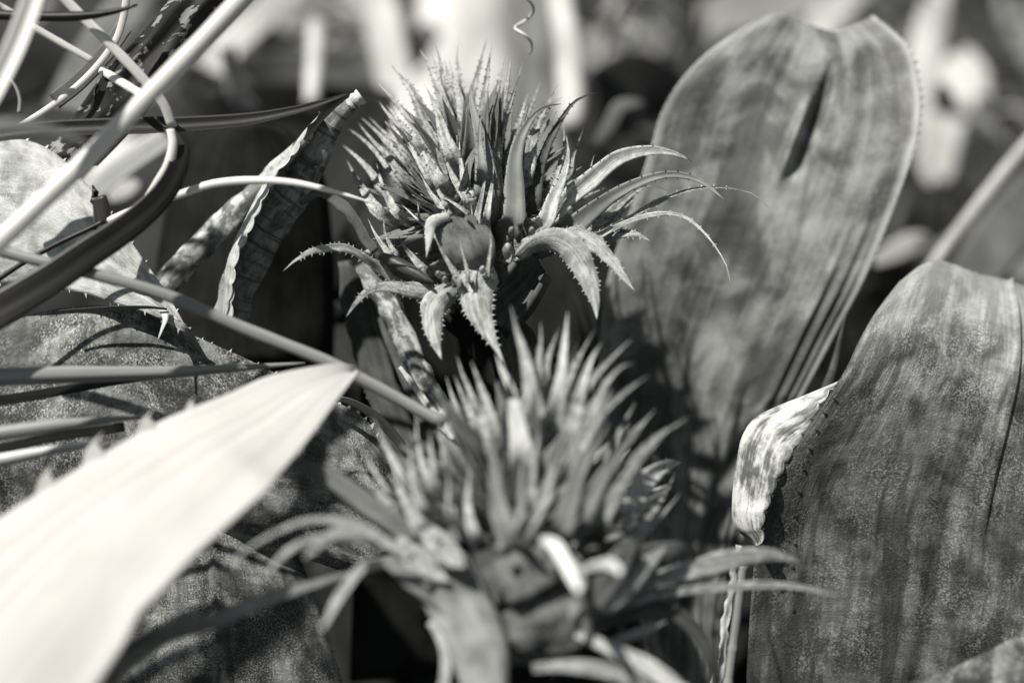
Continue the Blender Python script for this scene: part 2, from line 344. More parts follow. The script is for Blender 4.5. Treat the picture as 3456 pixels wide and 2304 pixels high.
# ---------------------------------------------------------------- the two flower heads
def fan_fill(parent, C, n, L0, L1, w, axis, mats, seed, pol=(8, 88), skip=None, teeth=True):
    """bracts radiating from C in true 3D behind and between the ones that can be told apart in front"""
    r = random.Random(seed); A = nrm(np.array(axis, float)); X = nrm(np.cross(A, FWn)); Y = np.cross(A, X)
    made = 0
    while made < n:
        th = math.radians(r.uniform(*pol)); ph = r.uniform(0, 2 * math.pi)
        dr = A * math.cos(th) + (X * math.cos(ph) + Y * math.sin(ph)) * math.sin(th)
        if skip and skip(dr, th): continue
        rad = nrm(dr - A * (dr @ A)); L = r.uniform(L0, L1) * (1 - .15 * math.sin(th)); bend = r.uniform(-.05, .22)
        base = C + dr * L * .12
        pts = [base, C + dr * L * .4 + A * L * .04, C + dr * L * .72, C + dr * L + rad * L * bend * .5 - A * L * bend * .25]
        mb = MB(); ww = w * r.uniform(.75, 1.2)
        ribbon_geo(mb, pts, [(a, b * ww) for a, b in LANCE], face=rad + A * .1, cup=.04, crease=-.22, thick=.0005, nv=18, nu=7,
                   teeth=(.0026, .0009, 1, .8) if teeth else None, wav=.0012, seed=made, mi_back=2)
        mb.build('bract', [r.choice(mats), 'spine_dark', 'bract_smooth'], parent); made += 1

def bracts(parent, rows, dflt):
    for row in rows:
        k = dict(dflt); k.update(row[3] if len(row) > 3 else {})
        pts, d, w = row[:3]; mat = k.pop('mat'); sp = k.pop('sp'); w *= k.pop('wk', 1); k['seed'] = rng.uniform(0, 50)
        tf = k.pop('tipfirst', True); core = k.pop('core', None)
        pts = list(pts)[::-1] if tf else list(pts)
        if core and tf:                                            # carry the base on down to the heart of the flower head
            n = len(pts); pts = [(q[0], q[1], d[0] + (d[1] - d[0]) * i / (n - 1)) for i, q in enumerate(pts)]
            x, y = pts[0][:2]; pts = [(x + (core[0] - x) * .75, y + (core[1] - y) * .75, core[2])] + pts
        ribbon('bract', pts, d, w, [mat, sp], parent=parent, **k)

C1 = P(1615, 790, .725)
f1 = thing('bromeliad_flower', 'sharply focused upper flower head of spiny grey bracts above the blurred one', 'flower', P(1640, 1000, .73), 'bromeliad flower heads')
# receptacle and stalk
mb = MB(); bud_geo(mb, P(1610, 1080, .745), P(1600, 480, .735), 170 * K * .73); mb.build('receptacle', 'core', f1)
mb = MB(); tube_geo(mb, [P(1620, 980, .74), P(1640, 1300, .79), np.array([-.02, .66, .12]), np.array([-.02, .68, -.02])], [(0, .012), (1, .014)]); mb.build('stalk', 'dull_dark', f1)
fan_fill(f1, C1, 95, .042, .069, .0125, (-.05, -.05, 1), ['bract', 'bract', 'bract', 'bract_pale'], 11, pol=(5, 75), skip=lambda dr, th: (dr @ -FWn) > .42)
fan_fill(f1, P(1560, 780, .71), 26, .026, .044, .010, (-.25, -.1, 1), ['bract', 'bract', 'bract_light'], 79, pol=(20, 75), skip=lambda dr, th: not (.2 < (dr @ -FWn) < .8) or dr[0] > .15)
BR = dict(mat='bract', sp='spine_dark', prof=SPIKE, cup=.03, crease=.16, thick=.0005, nv=26, nu=7, teeth=(18, 8, 1, .8), wav=.0012, wk=1.3, core=(1620, 850, .73))
up = [  # tip first, then down to the base: (points, (base depth, tip depth), width)
 (p1((470,260),(600,420),(720,560),(850,900),(1150,1500)), (.71,.735), 62),
 (p1((780,130),(880,310),(960,500),(1080,900)), (.715,.735), 48),
 (p1((905,150),(950,330),(1020,600)), (.725,.745), 26),
 (p1((935,50),(985,250),(1030,560),(1100,900)), (.72,.74), 34),
 (p1((1020,200),(1060,370),(1100,600)), (.725,.745), 24),
 (p1((1070,230),(1120,420),(1180,620),(1250,1000)), (.715,.73), 44),
 (p1((1170,40),(1150,230),(1180,420),(1230,700)), (.73,.745), 24),
 (p1((1452,5),(1400,220),(1350,400),(1290,700)), (.73,.74), 34),
 (p1((1505,65),(1470,270),(1440,480),(1400,800),(1400,1100)), (.715,.725), 40),
 (p1((1635,165),(1600,330),(1560,520),(1530,800)), (.725,.735), 34),
 (p1((1692,220),(1670,400),(1630,620),(1570,900)), (.72,.732), 26),
 (p1((1812,275),(1740,480),(1650,760),(1560,1060),(1530,1400),(1560,1700)), (.70,.72), 46, dict(roll=-25)),
 (p1((1985,455),(1890,690),(1800,850),(1720,1050)), (.72,.74), 34),
 (p1((1860,560),(1810,720),(1760,900)), (.725,.74), 30),
 (p1((2165,480),(2080,640),(1990,800),(1900,1050),(1840,1400)), (.70,.72), 46),
 (p1((2200,615),(2100,680),(1960,900)), (.715,.725), 18),
 (p1((365,475),(480,600),(600,730),(780,950),(950,1250)), (.71,.74), 38),
 (p1((375,650),(470,780),(600,930),(760,1150),(930,1420)), (.70,.73), 46),
 (p1((445,680),(560,830),(700,1010)), (.71,.735), 26),
 (p1((200,810),(320,920),(440,1040),(620,1220)), (.715,.745), 26),
 (p1((275,805),(370,900),(480,1010),(640,1180)), (.715,.745), 24),
 (p1((175,870),(290,1010),(420,1150),(620,1400)), (.71,.74), 28),
 (p1((80,925),(220,1030),(380,1190),(560,1400)), (.715,.745), 26),
 (p1((10,1080),(130,1180),(280,1330),(450,1550)), (.715,.745), 34),
 (p1((820,465),(900,620),(970,790),(1020,980),(1110,1200)), (.70,.72), 52),
 (p1((545,790),(650,920),(760,1080)), (.705,.725), 36),
 (p1((715,965),(800,1110),(900,1280),(1000,1480)), (.695,.715), 52),
 (p1((1005,1070),(1060,1280),(1140,1450),(1260,1650)), (.69,.705), 40),
 (p1((1175,1040),(1190,1250),(1230,1450),(1300,1650)), (.69,.705), 46, dict(mat='bract_pale')),
 (p1((1295,460),(1290,620),(1330,800),(1400,1050),(1440,1350),(1450,1600)), (.69,.71), 78, dict(mat='bract_smooth')),
 (p1((1410,755),(1380,880),(1380,1100),(1410,1350)), (.685,.70), 50, dict(mat='bract_smooth')),
 (p1((2185,680),(2060,700),(1950,760),(1850,880),(1760,1080),(1720,1350),(1720,1650),(1700,1850)), (.69,.705), 66, dict(mat='bract_smooth', prof=[(0,.8),(.3,1),(.55,.8),(.75,.42),(.9,.16),(1,.02)])),
 (p2((975,188),(860,200),(700,275),(595,410),(490,590),(400,800),(330,1050),(280,1300)), (.70,.715), 36, dict(mat='bract_dark')),
 (p2((590,430),(600,700),(540,950),(450,1150)), (.705,.715), 30),
 (p2((795,530),(740,680),(690,830),(650,1000)), (.71,.72), 22),
 (p2((622,610),(640,800),(590,1020),(490,1230),(400,1480)), (.69,.70), 64, dict(mat='bract_pale')),
 (p2((1870,868),(1740,800),(1560,760),(1330,770),(1120,840),(960,960),(830,1080),(650,1220),(500,1400)), (.70,.70), 50, dict(mat='bract_pale', prof=[(0,.5),(.25,.75),(.5,1),(.7,.8),(.88,.35),(1,.02)])),
 (p2((900,800),(870,900),(860,1050),(780,1200)), (.705,.71), 30),
 (p2((2212,1268),(2090,1160),(1980,1075),(1850,1020),(1650,995),(1450,1035),(1230,1125),(1000,1260),(800,1420),(500,1650)), (.70,.68), 74, dict(mat='bract_smooth', prof=[(0,.9),(.25,1),(.4,.8),(.55,.45),(.7,.3),(.85,.2),(1,.02)])),
 (p2((2630,1330),(2500,1200),(2350,1150),(2130,1120),(1920,1130),(1700,1190),(1450,1310),(1180,1470),(900,1620)), (.70,.69), 22, dict(sp='bract_pale')),
 (p2((2255,2120),(2210,1900),(2080,1680),(1960,1540),(1840,1440),(1700,1385),(1500,1390),(1300,1440),(1000,1560)), (.70,.68), 17, dict(sp='bract_pale', mat='bract_pale')),
 (p2((1640,1160),(1450,1105),(1310,1160),(1130,1310),(940,1470)), (.71,.72), 40),
 (p2((1330,1200),(1200,1330),(1080,1450)), (.71,.715), 34),
 (p3((785,100),(900,310),(1000,440),(1080,540)), (.69,.70), 46),
 (p3((870,105),(960,260),(1060,430)), (.69,.70), 36),
 (p3((355,0),(400,180),(470,350),(560,500)), (.70,.72), 40),
 (p3((60,-30),(160,160),(260,320),(400,500)), (.70,.73), 48),
 (p3((1452,15),(1430,180),(1400,330),(1360,520),(1350,650)), (.68,.69), 40, dict(mat='bract')),
 (p3((1515,10),(1510,160),(1480,330),(1440,560)), (.685,.69), 40, dict(mat='bract_pale')),  # pale strip drawn as the lit side of a neighbouring bract
 (p3((755,335),(770,450),(790,570)), (.69,.695), 26),
 (p3((600,405),(720,520),(850,640),(960,740)), (.685,.70), 30, dict(mat='bract_pale')),
 (p3((270,555),(340,700),(440,850),(560,980)), (.69,.70), 44),
 (p3((425,570),(440,700),(520,860),(640,1000)), (.69,.70), 44),
 (p3((560,700),(640,840),(740,960),(860,1080)), (.685,.69), 60),
 (p3((960,300),(1060,360),(1180,440),(1280,520)), (.685,.69), 40),
 (p3((1290,390),(1300,480),(1310,600)), (.68,.685), 22),
 (p3((920,700),(980,830),(1060,980),(1150,1130),(1190,1230)), (.668,.67), 52, dict(mat='bract')),
 (p3((1180,760),(1210,900),(1250,1040),(1270,1180)), (.667,.668), 44, dict(mat='bract')),
 (p3((1480,640),(1490,800),(1470,960),(1450,1120)), (.668,.668), 42),
 (p3((1930,480),(1960,600),(2000,700)), (.695,.70), 50),
 (p3((2300,300),(2150,480),(2050,620),(1950,760),(1800,860)), (.69,.70), 70),
]
bracts(f1, up, BR)
low = [  # the ones that arch out and hang down in front
 (p4((150,790),(300,660),(480,610),(660,700),(790,890),(870,1090),(915,1270),(925,1402)), (.69,.665), 92, dict(mat='bract_light', prof=[(0,.5),(.2,.75),(.42,1),(.65,.85),(.85,.38),(1,.01)], roll=[(0,-40),(.35,-15),(1,5)], cup=.16)),
 (p4((350,640),(540,580),(740,560),(900,650),(1050,800),(1180,970),(1302,1122)), (.695,.675), 60, dict(mat='bract_light', prof=[(0,.4),(.3,.9),(.5,1),(.75,.6),(1,.01)])),
 (p4((880,620),(1040,565),(1190,550),(1340,570),(1455,628)), (.705,.695), 36, dict(mat='bract_light', prof=[(0,.6),(.35,1),(.7,.6),(1,.01)])),
 (p3((1480,1060),(1400,1120),(1345,1230),(1360,1400),(1420,1580),(1500,1750),(1625,1985)), (.685,.655), 134, dict(mat='bract_light', prof=[(0,.75),(.12,.95),(.25,1),(.45,.78),(.65,.42),(.85,.16),(1,.01)], cup=.2, teeth=(24, 13, 0, .5))),
 (p3((1180,1200),(1090,1270),(990,1340),(920,1450),(915,1620),(950,1800),(1000,1950)), (.685,.66), 92, dict(mat='bract_light', prof=[(0,.5),(.2,.85),(.4,1),(.65,.7),(.85,.3),(1,.01)], cup=.22)),
 (p3((1150,1290),(900,1290),(650,1250),(430,1225),(260,1280),(150,1390),(52,1528)), (.685,.675), 58, dict(mat='bract', prof=[(0,.7),(.2,1),(.4,.9),(.6,.5),(.8,.36),(1,.02)])),
 (cE((830,660),(700,560),(600,490),(500,432),(400,425),(280,450),(180,500),(103,567)), (.695,.68), 32, dict(mat='bract_light', prof=[(0,.9),(.3,1),(.6,.9),(.8,.55),(1,.02)])),
 (cE((660,450),(600,370),(540,260),(450,160),(330,95),(200,150)), (.70,.705), 40, dict(mat='bract_dark', prof=[(0,.9),(.5,1),(1,.5)], teeth=None)),
]
bracts(f1, low, dict(BR, wk=1, crease=0, tipfirst=False, teeth=(24, 10, 0, .5), nv=34, thick=.0008))
# hooded bract in the middle with its bright hanging tip
coons('bract', [p3((1230,1180))[0]+(.69,)] + [q+(.674,) for q in p3((1090,980),(980,800),(940,660))] + [p3((1010,560))[0]+(.675,)],
      [p3((1530,1150))[0]+(.69,)] + [q+(.677,) for q in p3((1545,960),(1530,760),(1430,590))] + [p3((1280,560))[0]+(.68,)],
      [p3((1230,1180))[0]+(.69,), p3((1380,1230))[0]+(.69,), p3((1530,1150))[0]+(.69,)], [p3((1010,560))[0]+(.675,), p3((1140,510))[0]+(.678,), p3((1280,560))[0]+(.68,)],
        .68, ['hood', 'spine_dark'], f1, disp=lambda u, v: -.004 * np.abs(u - .45) + .0015 * np.sin(np.pi * u) * np.sin(np.pi * np.clip(v * .9 + .1, 0, 1)), nu=21, nv=21, wav=.002, teeth=[('t', 22, 12, 1, .05, .9, .2, None)])
ribbon('bract', p3((1080,530),(970,560),(900,600),(880,700),(870,800),(848,940)), (.675,.67), 44, ['bract_pale', 'spine_dark'], parent=f1, prof=[(0,.6),(.3,1),(.6,.7),(1,.02)], teeth=(18, 10, 1), cup=.2)
coons('bract', [q+(.69,) for q in p3((1180,1280),(1150,1150),(1120,1000))], [q+(.685,) for q in p3((1560,1100),(1480,1060),(1400,1010))], [q+(.685,) for q in p3((1180,1280),(1350,1180),(1560,1100))], [q+(.69,) for q in p3((1120,1000),(1260,990),(1400,1010))], .685, 'bract_smooth', f1, nu=9, nv=9)
coons('bract', [q+(.695,) for q in p3((1560,1100),(1700,980),(1820,830))], [q+(.70,) for q in p3((1640,1750),(1900,1500),(2100,1150))], [q+(.69,) for q in p3((1560,1100),(1560,1400),(1640,1750))], [q+(.695,) for q in p3((1820,830),(2000,900),(2100,1150))], .695, 'bract_dark', f1, nu=13, nv=11, disp=lambda u, v: -.012 * np.sin(np.pi * u))
for a, b, r, m in [((1700,640),(1690,720),34,'bud'), ((1780,600),(1790,660),30,'bud_dark'), ((1660,800),(1650,960),52,'bud'), ((1760,680),(1770,800),42,'bud_dark'), ((1410,1030),(1400,1100),34,'bud'),
                   ((1140,1120),(1130,1190),34,'bud'), ((960,1080),(980,1140),30,'bud'), ((1030,1130),(1050,1200),32,'bud'), ((1110,1220),(1160,1200),28,'bud_dark'), ((800,1030),(770,1040),24,'bud'),
                   ((1900,640),(1890,720),32,'bud'), ((1150,330),(1150,370),22,'bud'), ((2280,440),(2270,500),30,'bud')]:
    mb = MB(); bud_geo(mb, P(*p3(a)[0], .668), P(*p3(b)[0], .674), r * .34 * K * .67); mb.build('floral_bud', m, f1)
mb = MB(); bud_geo(mb, P(*p3((350,900))[0], .69), P(*p3((930,1190))[0], .68), 75 * .34 * K * .68); mb.build('floral_bud', 'bud_dark', f1)

C2 = P(1760, 1900, .625)
f2 = thing('bromeliad_flower', 'blurred lower flower head of spiny bracts nearer the camera', 'flower', P(1760, 2250, .63), 'bromeliad flower heads')
mb = MB(); bud_geo(mb, P(1760, 2250, .65), P(1770, 1500, .635), 230 * K * .63); mb.build('receptacle', 'core', f2)
mb = MB(); tube_geo(mb, [P(1750, 2150, .65), P(1740, 2500, .68), np.array([.0, .52, .1]), np.array([.0, .53, -.02])], [(0, .014), (1, .016)]); mb.build('stalk', 'dull_dark', f2)
fan_fill(f2, C2, 100, .048, .080, .0135, (.0, -.05, 1), ['bract', 'bract', 'bract_smooth', 'bract_pale'], 23, pol=(5, 78), skip=lambda dr, th: (dr @ -FWn) > .5)
fan_fill(f2, P(1740, 1850, .61), 34, .030, .052, .0115, (-.05, -.15, 1), ['bract', 'bract', 'bract_light'], 77, pol=(25, 72), skip=lambda dr, th: not (.25 < (dr @ -FWn) < .85))
BR2 = dict(mat='bract', sp='spine_dark', prof=SPIKE, cup=.03, crease=.16, thick=.0005, nv=22, nu=7, teeth=(34, 8, 0, .6), wav=.0012, wk=1.45, core=(1790, 2000, .635))
up2 = [
 (q2((365,90),(420,330),(500,580),(560,900),(620,1300)), (.60,.615), 74),
 (q2((660,240),(662,420),(640,650),(640,1000)), (.61,.625), 46),
 (q2((930,140),(910,350),(880,640),(840,1000)), (.605,.62), 62, dict(mat='bract_pale')),
 (q2((850,300),(780,480),(720,680)), (.615,.63), 40),
 (q2((1040,400),(990,560),(930,800)), (.61,.625), 40, dict(mat='bract_pale')),
 (q2((1205,315),(1090,510),(1000,690),(900,950)), (.605,.62), 40),
 (q2((1265,455),(1180,590),(1110,760),(1040,1000)), (.60,.615), 60, dict(mat='bract_pale')),
 (q2((1570,415),(1380,600),(1210,780),(1080,1000),(960,1400)), (.60,.61), 52),
 (q2((1610,660),(1470,690),(1370,780),(1270,930),(1160,1200),(1000,1600)), (.595,.605), 60),
 (q2((1755,775),(1600,870),(1450,990),(1310,1110),(1150,1330),(950,1700)), (.59,.60), 62, dict(mat='bract')),
 (q2((1605,1045),(1510,1210),(1400,1400)), (.605,.615), 30),
 (q2((1800,1115),(1680,1250),(1530,1420),(1350,1700)), (.60,.61), 62),
 (q2((2128,1198),(1980,1290),(1830,1380),(1650,1560),(1450,1850),(1250,2200)), (.59,.60), 60),
 (q1((1300,590),(1350,760),(1420,930),(1520,1180),(1650,1500)), (.61,.63), 48),
 (q1((1275,780),(1340,950),(1430,1160),(1560,1480)), (.615,.63), 44),
 (q1((1190,790),(1250,980),(1340,1200),(1460,1500)), (.615,.635), 36),
 (q1((1440,640),(1500,800),(1580,1030),(1680,1350)), (.605,.62), 58),
 (q1((1690,560),(1740,720),(1830,900),(1880,1150),(1950,1600)), (.595,.615), 82, dict(mat='bract_pale')),
 (q1((900,1170),(900,1350),(930,1560),(1050,1900)), (.60,.61), 34, dict(mat='bract_pale')),
 (q1((1030,1320),(1040,1480),(1080,1700)), (.60,.61), 34),
 (q1((1120,1230),(1150,1420),(1220,1700)), (.605,.615), 40),
 (q1((460,1200),(540,1380),(640,1580),(800,1850)), (.60,.605), 50, dict(mat='bract_pale')),
 (q3((1365,285),(1440,430),(1530,590),(1650,760)), (.60,.605), 30, dict(mat='bract_pale')),
 (q3((1320,460),(1420,620),(1560,790),(1750,950)), (.60,.605), 46),
 (q4((440,120),(480,400),(500,700),(560,1000),(700,1300)), (.575,.585), 104, dict(mat='bract_smooth')),
 (q4((250,520),(240,700),(230,900),(300,1200)), (.58,.59), 66, dict(mat='bract_pale')),
 (q4((40,600),(50,800),(120,1000)), (.585,.59), 40, dict(mat='bract_pale')),
 (q4((1255,150),(1180,330),(1080,560),(1000,800),(900,1050)), (.57,.585), 56),
 (q4((940,150),(900,380),(860,600),(840,900)), (.575,.59), 66),
 (q4((780,310),(770,520),(760,800),(780,1100)), (.57,.58), 60, dict(mat='bract_smooth')),
 (q4((1100,660),(1000,850),(920,1020),(830,1220)), (.56,.565), 46, dict(mat='bract_pale')),
 (q4((770,900),(740,1020),(700,1160)), (.56,.565), 50, dict(mat='bract_pale')),
 (q4((1560,860),(1440,960),(1310,1060),(1180,1150)), (.57,.575), 26),
 (q4((1640,60),(1500,300),(1350,560),(1250,850),(1150,1150)), (.575,.59), 96, dict(mat='bract_smooth')),
 (q4((1950,100),(1720,400),(1520,700),(1350,1000)), (.58,.595), 90, dict(mat='bract_smooth')),
 (q4((2345,60),(2150,220),(1950,420),(1750,700),(1550,1050)), (.585,.60), 56),
 (q4((2345,470),(2220,500),(2080,590),(1960,720),(1800,950)), (.61,.66), 54, dict(mat='bract_pale', prof=[(0,.6),(.3,.9),(.6,1),(.85,.5),(1,.05)])),
 (q4((2205,850),(2080,870),(1960,930),(1830,1060)), (.61,.65), 34, dict(mat='bract_pale')),
 (q4((2290,570),(2200,760),(2080,950),(1900,1150)), (.60,.64), 24),
 (q4((2350,760),(2150,1000),(1950,1200),(1700,1400)), (.59,.62), 40),
 (q4((1800,760),(1700,950),(1600,1150)), (.585,.59), 70, dict(mat='bract_dark')),
 (q3((1890,900),(1960,1080),(2060,1250),(2200,1450)), (.58,.59), 76),
 (q3((2250,600),(2240,800),(2240,1000)), (.575,.58), 44, dict(mat='bract_pale')),
 (q3((1650,560),(1750,720),(1850,900),(2000,1150)), (.585,.60), 90),
 (q3((1850,250),(1870,450),(1900,680),(2000,950)), (.585,.60), 60),
 (q3((2060,150),(2070,400),(2120,700)), (.59,.60), 44),
]
bracts(f2, up2, BR2)
low2 = [
 (q3((1900,1250),(1700,1060),(1400,860),(1100,640),(850,510),(660,480),(540,640)), (.60,.60), 84, dict(mat='bract_smooth', prof=[(0,.9),(.4,1),(.7,.7),(.9,.3),(1,.03)])),
 (q3((1900,1420),(1620,1260),(1370,1110),(1100,1045),(850,1050),(650,1110),(260,1320),(20,1545)), (.575,.56), 34, dict(mat='bract_pale', prof=[(0,1.4),(.3,1),(.5,.7),(.7,.5),(1,.05)])),
 (cC((2330,760),(2250,700),(2100,672),(1900,695),(1740,780),(1570,972)), (.575,.555), 30, dict(mat='bract_pale', prof=[(0,1.5),(.4,1),(.75,.8),(1,.05)])),
 (q3((1500,1180),(1200,1150),(1000,1250),(930,1310),(815,1420)), (.58,.56), 44, dict(mat='bract_pale', prof=[(0,.8),(.5,1),(.75,1.1),(1,.03)])),
 (cC((2340,850),(2240,840),(2160,920),(2060,1060),(1965,1242)), (.575,.55), 38, dict(mat='bract_pale', prof=[(0,.6),(.3,1),(.7,.85),(1,.25)])),
 (cC((2300,870),(2100,910),(1900,970),(1600,1070),(1300,1190),(1000,1280),(780,1420),(560,1560)), (.585,.57), 76, dict(mat='bract_mid', prof=[(0,.06),(.3,.5),(.6,.8),(.8,1),(1,1.1)], cup=.06)),
 (q5((700,200),(830,430),(960,680),(1080,900),(1190,1140),(1260,1400),(1285,1700),(1290,2100)), (.59,.57), 232, dict(mat='bract_mid', prof=[(0,.6),(.15,1),(.4,1.),(.6,.95),(.75,.75),(1,.72)], cup=.10, teeth=None)),
 (q5((740,960),(800,1060),(845,1140),(880,1240),(900,1400),(870,1700),(850,2100)), (.58,.575), 46, dict(mat='bract_pale', prof=[(0,.5),(.5,.9),(1,1)])),
 (q5((250,350),(420,430),(560,560),(720,720),(900,900)), (.585,.58), 70, dict(mat='bract_smooth')),
 (q5((1830,150),(1960,190),(2060,330),(2140,500),(2215,650)), (.555,.53), 54, dict(mat='spine_white', prof=[(0,.5),(.3,1),(.7,.7),(1,.45)])),
 (q6((150,460),(300,410),(430,385),(510,410),(570,465)), (.555,.535), 42, dict(mat='spine_white', prof=[(0,.4),(.4,.8),(.7,1),(1,.5)])),
 (cI((-250,1060),(0,980),(200,915),(500,830),(700,790),(850,790),(1000,835)), (.60,.615), 80, dict(mat='bract', prof=[(0,.6),(.3,.9),(.6,1),(.85,.6),(1,.03)])),
 (cI((-250,1130),(0,1060),(200,1015),(500,985),(800,968),(1000,985),(1235,1035)), (.60,.615), 32, dict(mat='bract', prof=[(0,1.2),(.4,1),(.7,.95),(.9,.5),(1,.03)])),
 (q6((300,1000),(600,900),(900,835),(1150,900),(1340,1080),(1470,1330),(1540,1560)), (.60,.61), 64, dict(mat='bract_dark', prof=[(0,.7),(.4,1),(.7,.9),(1,.4)])),
 (q6((60,1050),(300,1150),(600,1290),(900,1450),(1150,1620),(1300,1800)), (.575,.56), 74, dict(mat='bract_pale', prof=[(0,.3),(.3,.7),(.6,1),(1,.7)])),
 (q6((-300,1420),(0,1400),(300,1420),(650,1520),(900,1700)), (.575,.56), 60, dict(mat='bract', prof=[(0,.6),(.5,1),(1,.8)])),
 (q6((500,1150),(700,1090),(860,1030),(1030,950)), (.59,.60), 40, dict(mat='bract', prof=[(0,.8),(.5,1),(1,.05)])),
 (q6((150,850),(400,830),(620,760),(900,620),(1150,590)), (.585,.60), 50, dict(mat='bract_smooth')),
 (q6((300,550),(600,420),(900,300),(1150,230),(1300,290)), (.59,.605), 110, dict(mat='bract_dark', prof=[(0,.7),(.5,1),(1,.1)])),
]
low2 += [
 (q5((1500,500),(1300,700),(1200,950),(1180,1200)), (.60,.585), 120, dict(mat='bract_smooth', prof=[(0,.6),(.4,1),(.8,.5),(1,.02)])),
 (q5((1250,100),(1280,300),(1330,520),(1420,760)), (.585,.578), 90, dict(mat='bract_dark', prof=[(0,.6),(.4,1),(.8,.5),(1,.02)])),
 (q5((700,60),(830,200),(980,330),(1080,420)), (.585,.575), 110, dict(mat='bract', prof=[(0,.6),(.4,1),(.8,.6),(1,.02)])),
 (q5((400,150),(560,300),(740,440),(930,560)), (.59,.58), 100, dict(mat='bract', prof=[(0,.5),(.4,1),(.8,.6),(1,.05)])),
 (q5((2350,900),(2250,1050),(2100,1180),(1900,1260)), (.58,.57), 90, dict(mat='bract_dark', prof=[(0,.6),(.4,1),(.8,.6),(1,.05)])),
 (q6((-100,150),(60,420),(120,700),(80,950)), (.585,.57), 120, dict(mat='bract_smooth', prof=[(0,.4),(.4,1),(.8,.6),(1,.05)])),
 (q6((700,150),(500,450),(350,700),(250,950)), (.59,.575), 120, dict(mat='bract_dark', prof=[(0,.4),(.4,1),(.8,.6),(1,.05)])),
 (q6((1050,200),(800,420),(600,650),(400,850)), (.60,.58), 90, dict(mat='bract', prof=[(0,.1),(.4,.9),(.8,.8),(1,.4)])),
]
bracts(f2, low2, dict(BR2, wk=.9, crease=.05, tipfirst=False, teeth=None, wav=.0004, nv=34))
coons('bract', [q+(.575,) for q in q5((1500,800),(1420,600),(1380,400),(1400,200))], [q+(.57,) for q in q5((2090,500),(2050,350),(2020,200),(1950,120))], [q+(.57,) for q in q5((1500,800),(1800,680),(2090,500))], [q+(.58,) for q in q5((1400,200),(1650,120),(1950,120))], .575, 'hood', f2, wav=.002, nu=11, nv=11, disp=lambda u, v: .003 * np.sin(np.pi * u) * np.sin(np.pi * v * .9))
coons('bract', [q+(.575,) for q in q5((1620,1260),(1520,1120),(1480,1000),(1450,880))], [q+(.57,) for q in q5((2300,1150),(2330,900),(2280,700),(2230,500))], [q+(.575,) for q in q5((1620,1260),(1900,1200),(2300,1150))], [q+(.575,) for q in q5((1450,880),(1800,720),(2230,500))], .575, 'hood', f2, wav=.002, nu=11, nv=11, disp=lambda u, v: .003 * np.sin(np.pi * u) * np.sin(np.pi * v))
for a, b, r in [((1440,150),(1470,310),55)]:
    mb = MB(); bud_geo(mb, P(*q5(a)[0], .565), P(*q5(b)[0], .568), r * .34 * K * .57); mb.build('floral_bud', 'bud', f2)

# ---------------------------------------------------------------- broad leaves
def thing_leaf(label, loc, cat='leaf', group='broad bromeliad leaves'): return thing('bromeliad_leaf', label, cat, loc, group)
# tall upright leaf
def tall_disp(u, v):
    d = -.007 * (1 - (2*u - 1)**2) * (1 - .75 * np.clip((v - .8) / .2, 0, 1))
    cx = .605 - .35 * (.93 - v)                                     # pocket that opens beside the midrib
    g = np.exp(-(np.abs(u - cx) / .020) ** 2) * np.clip((v - .815) / .025, 0, 1) * np.clip((.935 - v) / .05, 0, 1)
    rim = np.exp(-((u - cx + .045) / .018) ** 2) * np.clip((v - .805) / .02, 0, 1) * np.clip((.90 - v) / .06, 0, 1)
    d = d - .010 * g + .005 * rim
    for c, a, s in ((.85, .0022, .016), (.91, .0022, .014), (.955, .0014, .010)):
        d = d + a * np.exp(-((u - c) / s) ** 2) * np.clip((.78 - v) / .1, 0, 1)
    for c, a, s in ((.5, .0022, .02), (.56, .0016, .015), (.40, .0012, .03), (.68, .001, .02)):
        d = d + a * np.exp(-((u - c) / s) ** 2) * np.clip((.55 - v) / .2, 0, 1)
    return d
t = thing_leaf('tall upright grey leaf with a notched tip behind the flower heads', P(2350, 2300, .80))
coons('blade', [(2240,3300,.80),(2230,2700,.79),(2180,2200,.785),(2080,1700,.78),(2020,1250,.775),(2050,950,.77),(2130,700,.77),(2200,486,.775),(2228,387,.775),(2300,265,.775),(2405,160,.78),(2554,66,.79)],
      [(2420,3300,.80),(2410,2700,.79),(2440,2200,.785),(2500,1850,.78),(2610,1500,.775),(2709,1331,.77),(2841,1087,.765),(2913,955,.762),(3007,735,.76),(3090,497,.76),(3110,360,.765),(3101,265,.77),(3074,166,.775),(3018,105,.785),(2946,52,.79)],
      [(2240,3300,.80),(2420,3300,.80)], [(2554,66,.79),(2640,40,.79),(2690,52,.79),(2745,74,.79),(2819,98,.79),(2885,76,.79),(2946,52,.79)], .775, ['streaky', 'spine_dark'], t, nu=121, nv=110, disp=tall_disp, thick=.002, wav=.003, seed=2,
      teeth=[('r', 26, 13, 1, .45, .99, .5, None), ('l', 26, 10, 1, .75, .99, .5, None)])
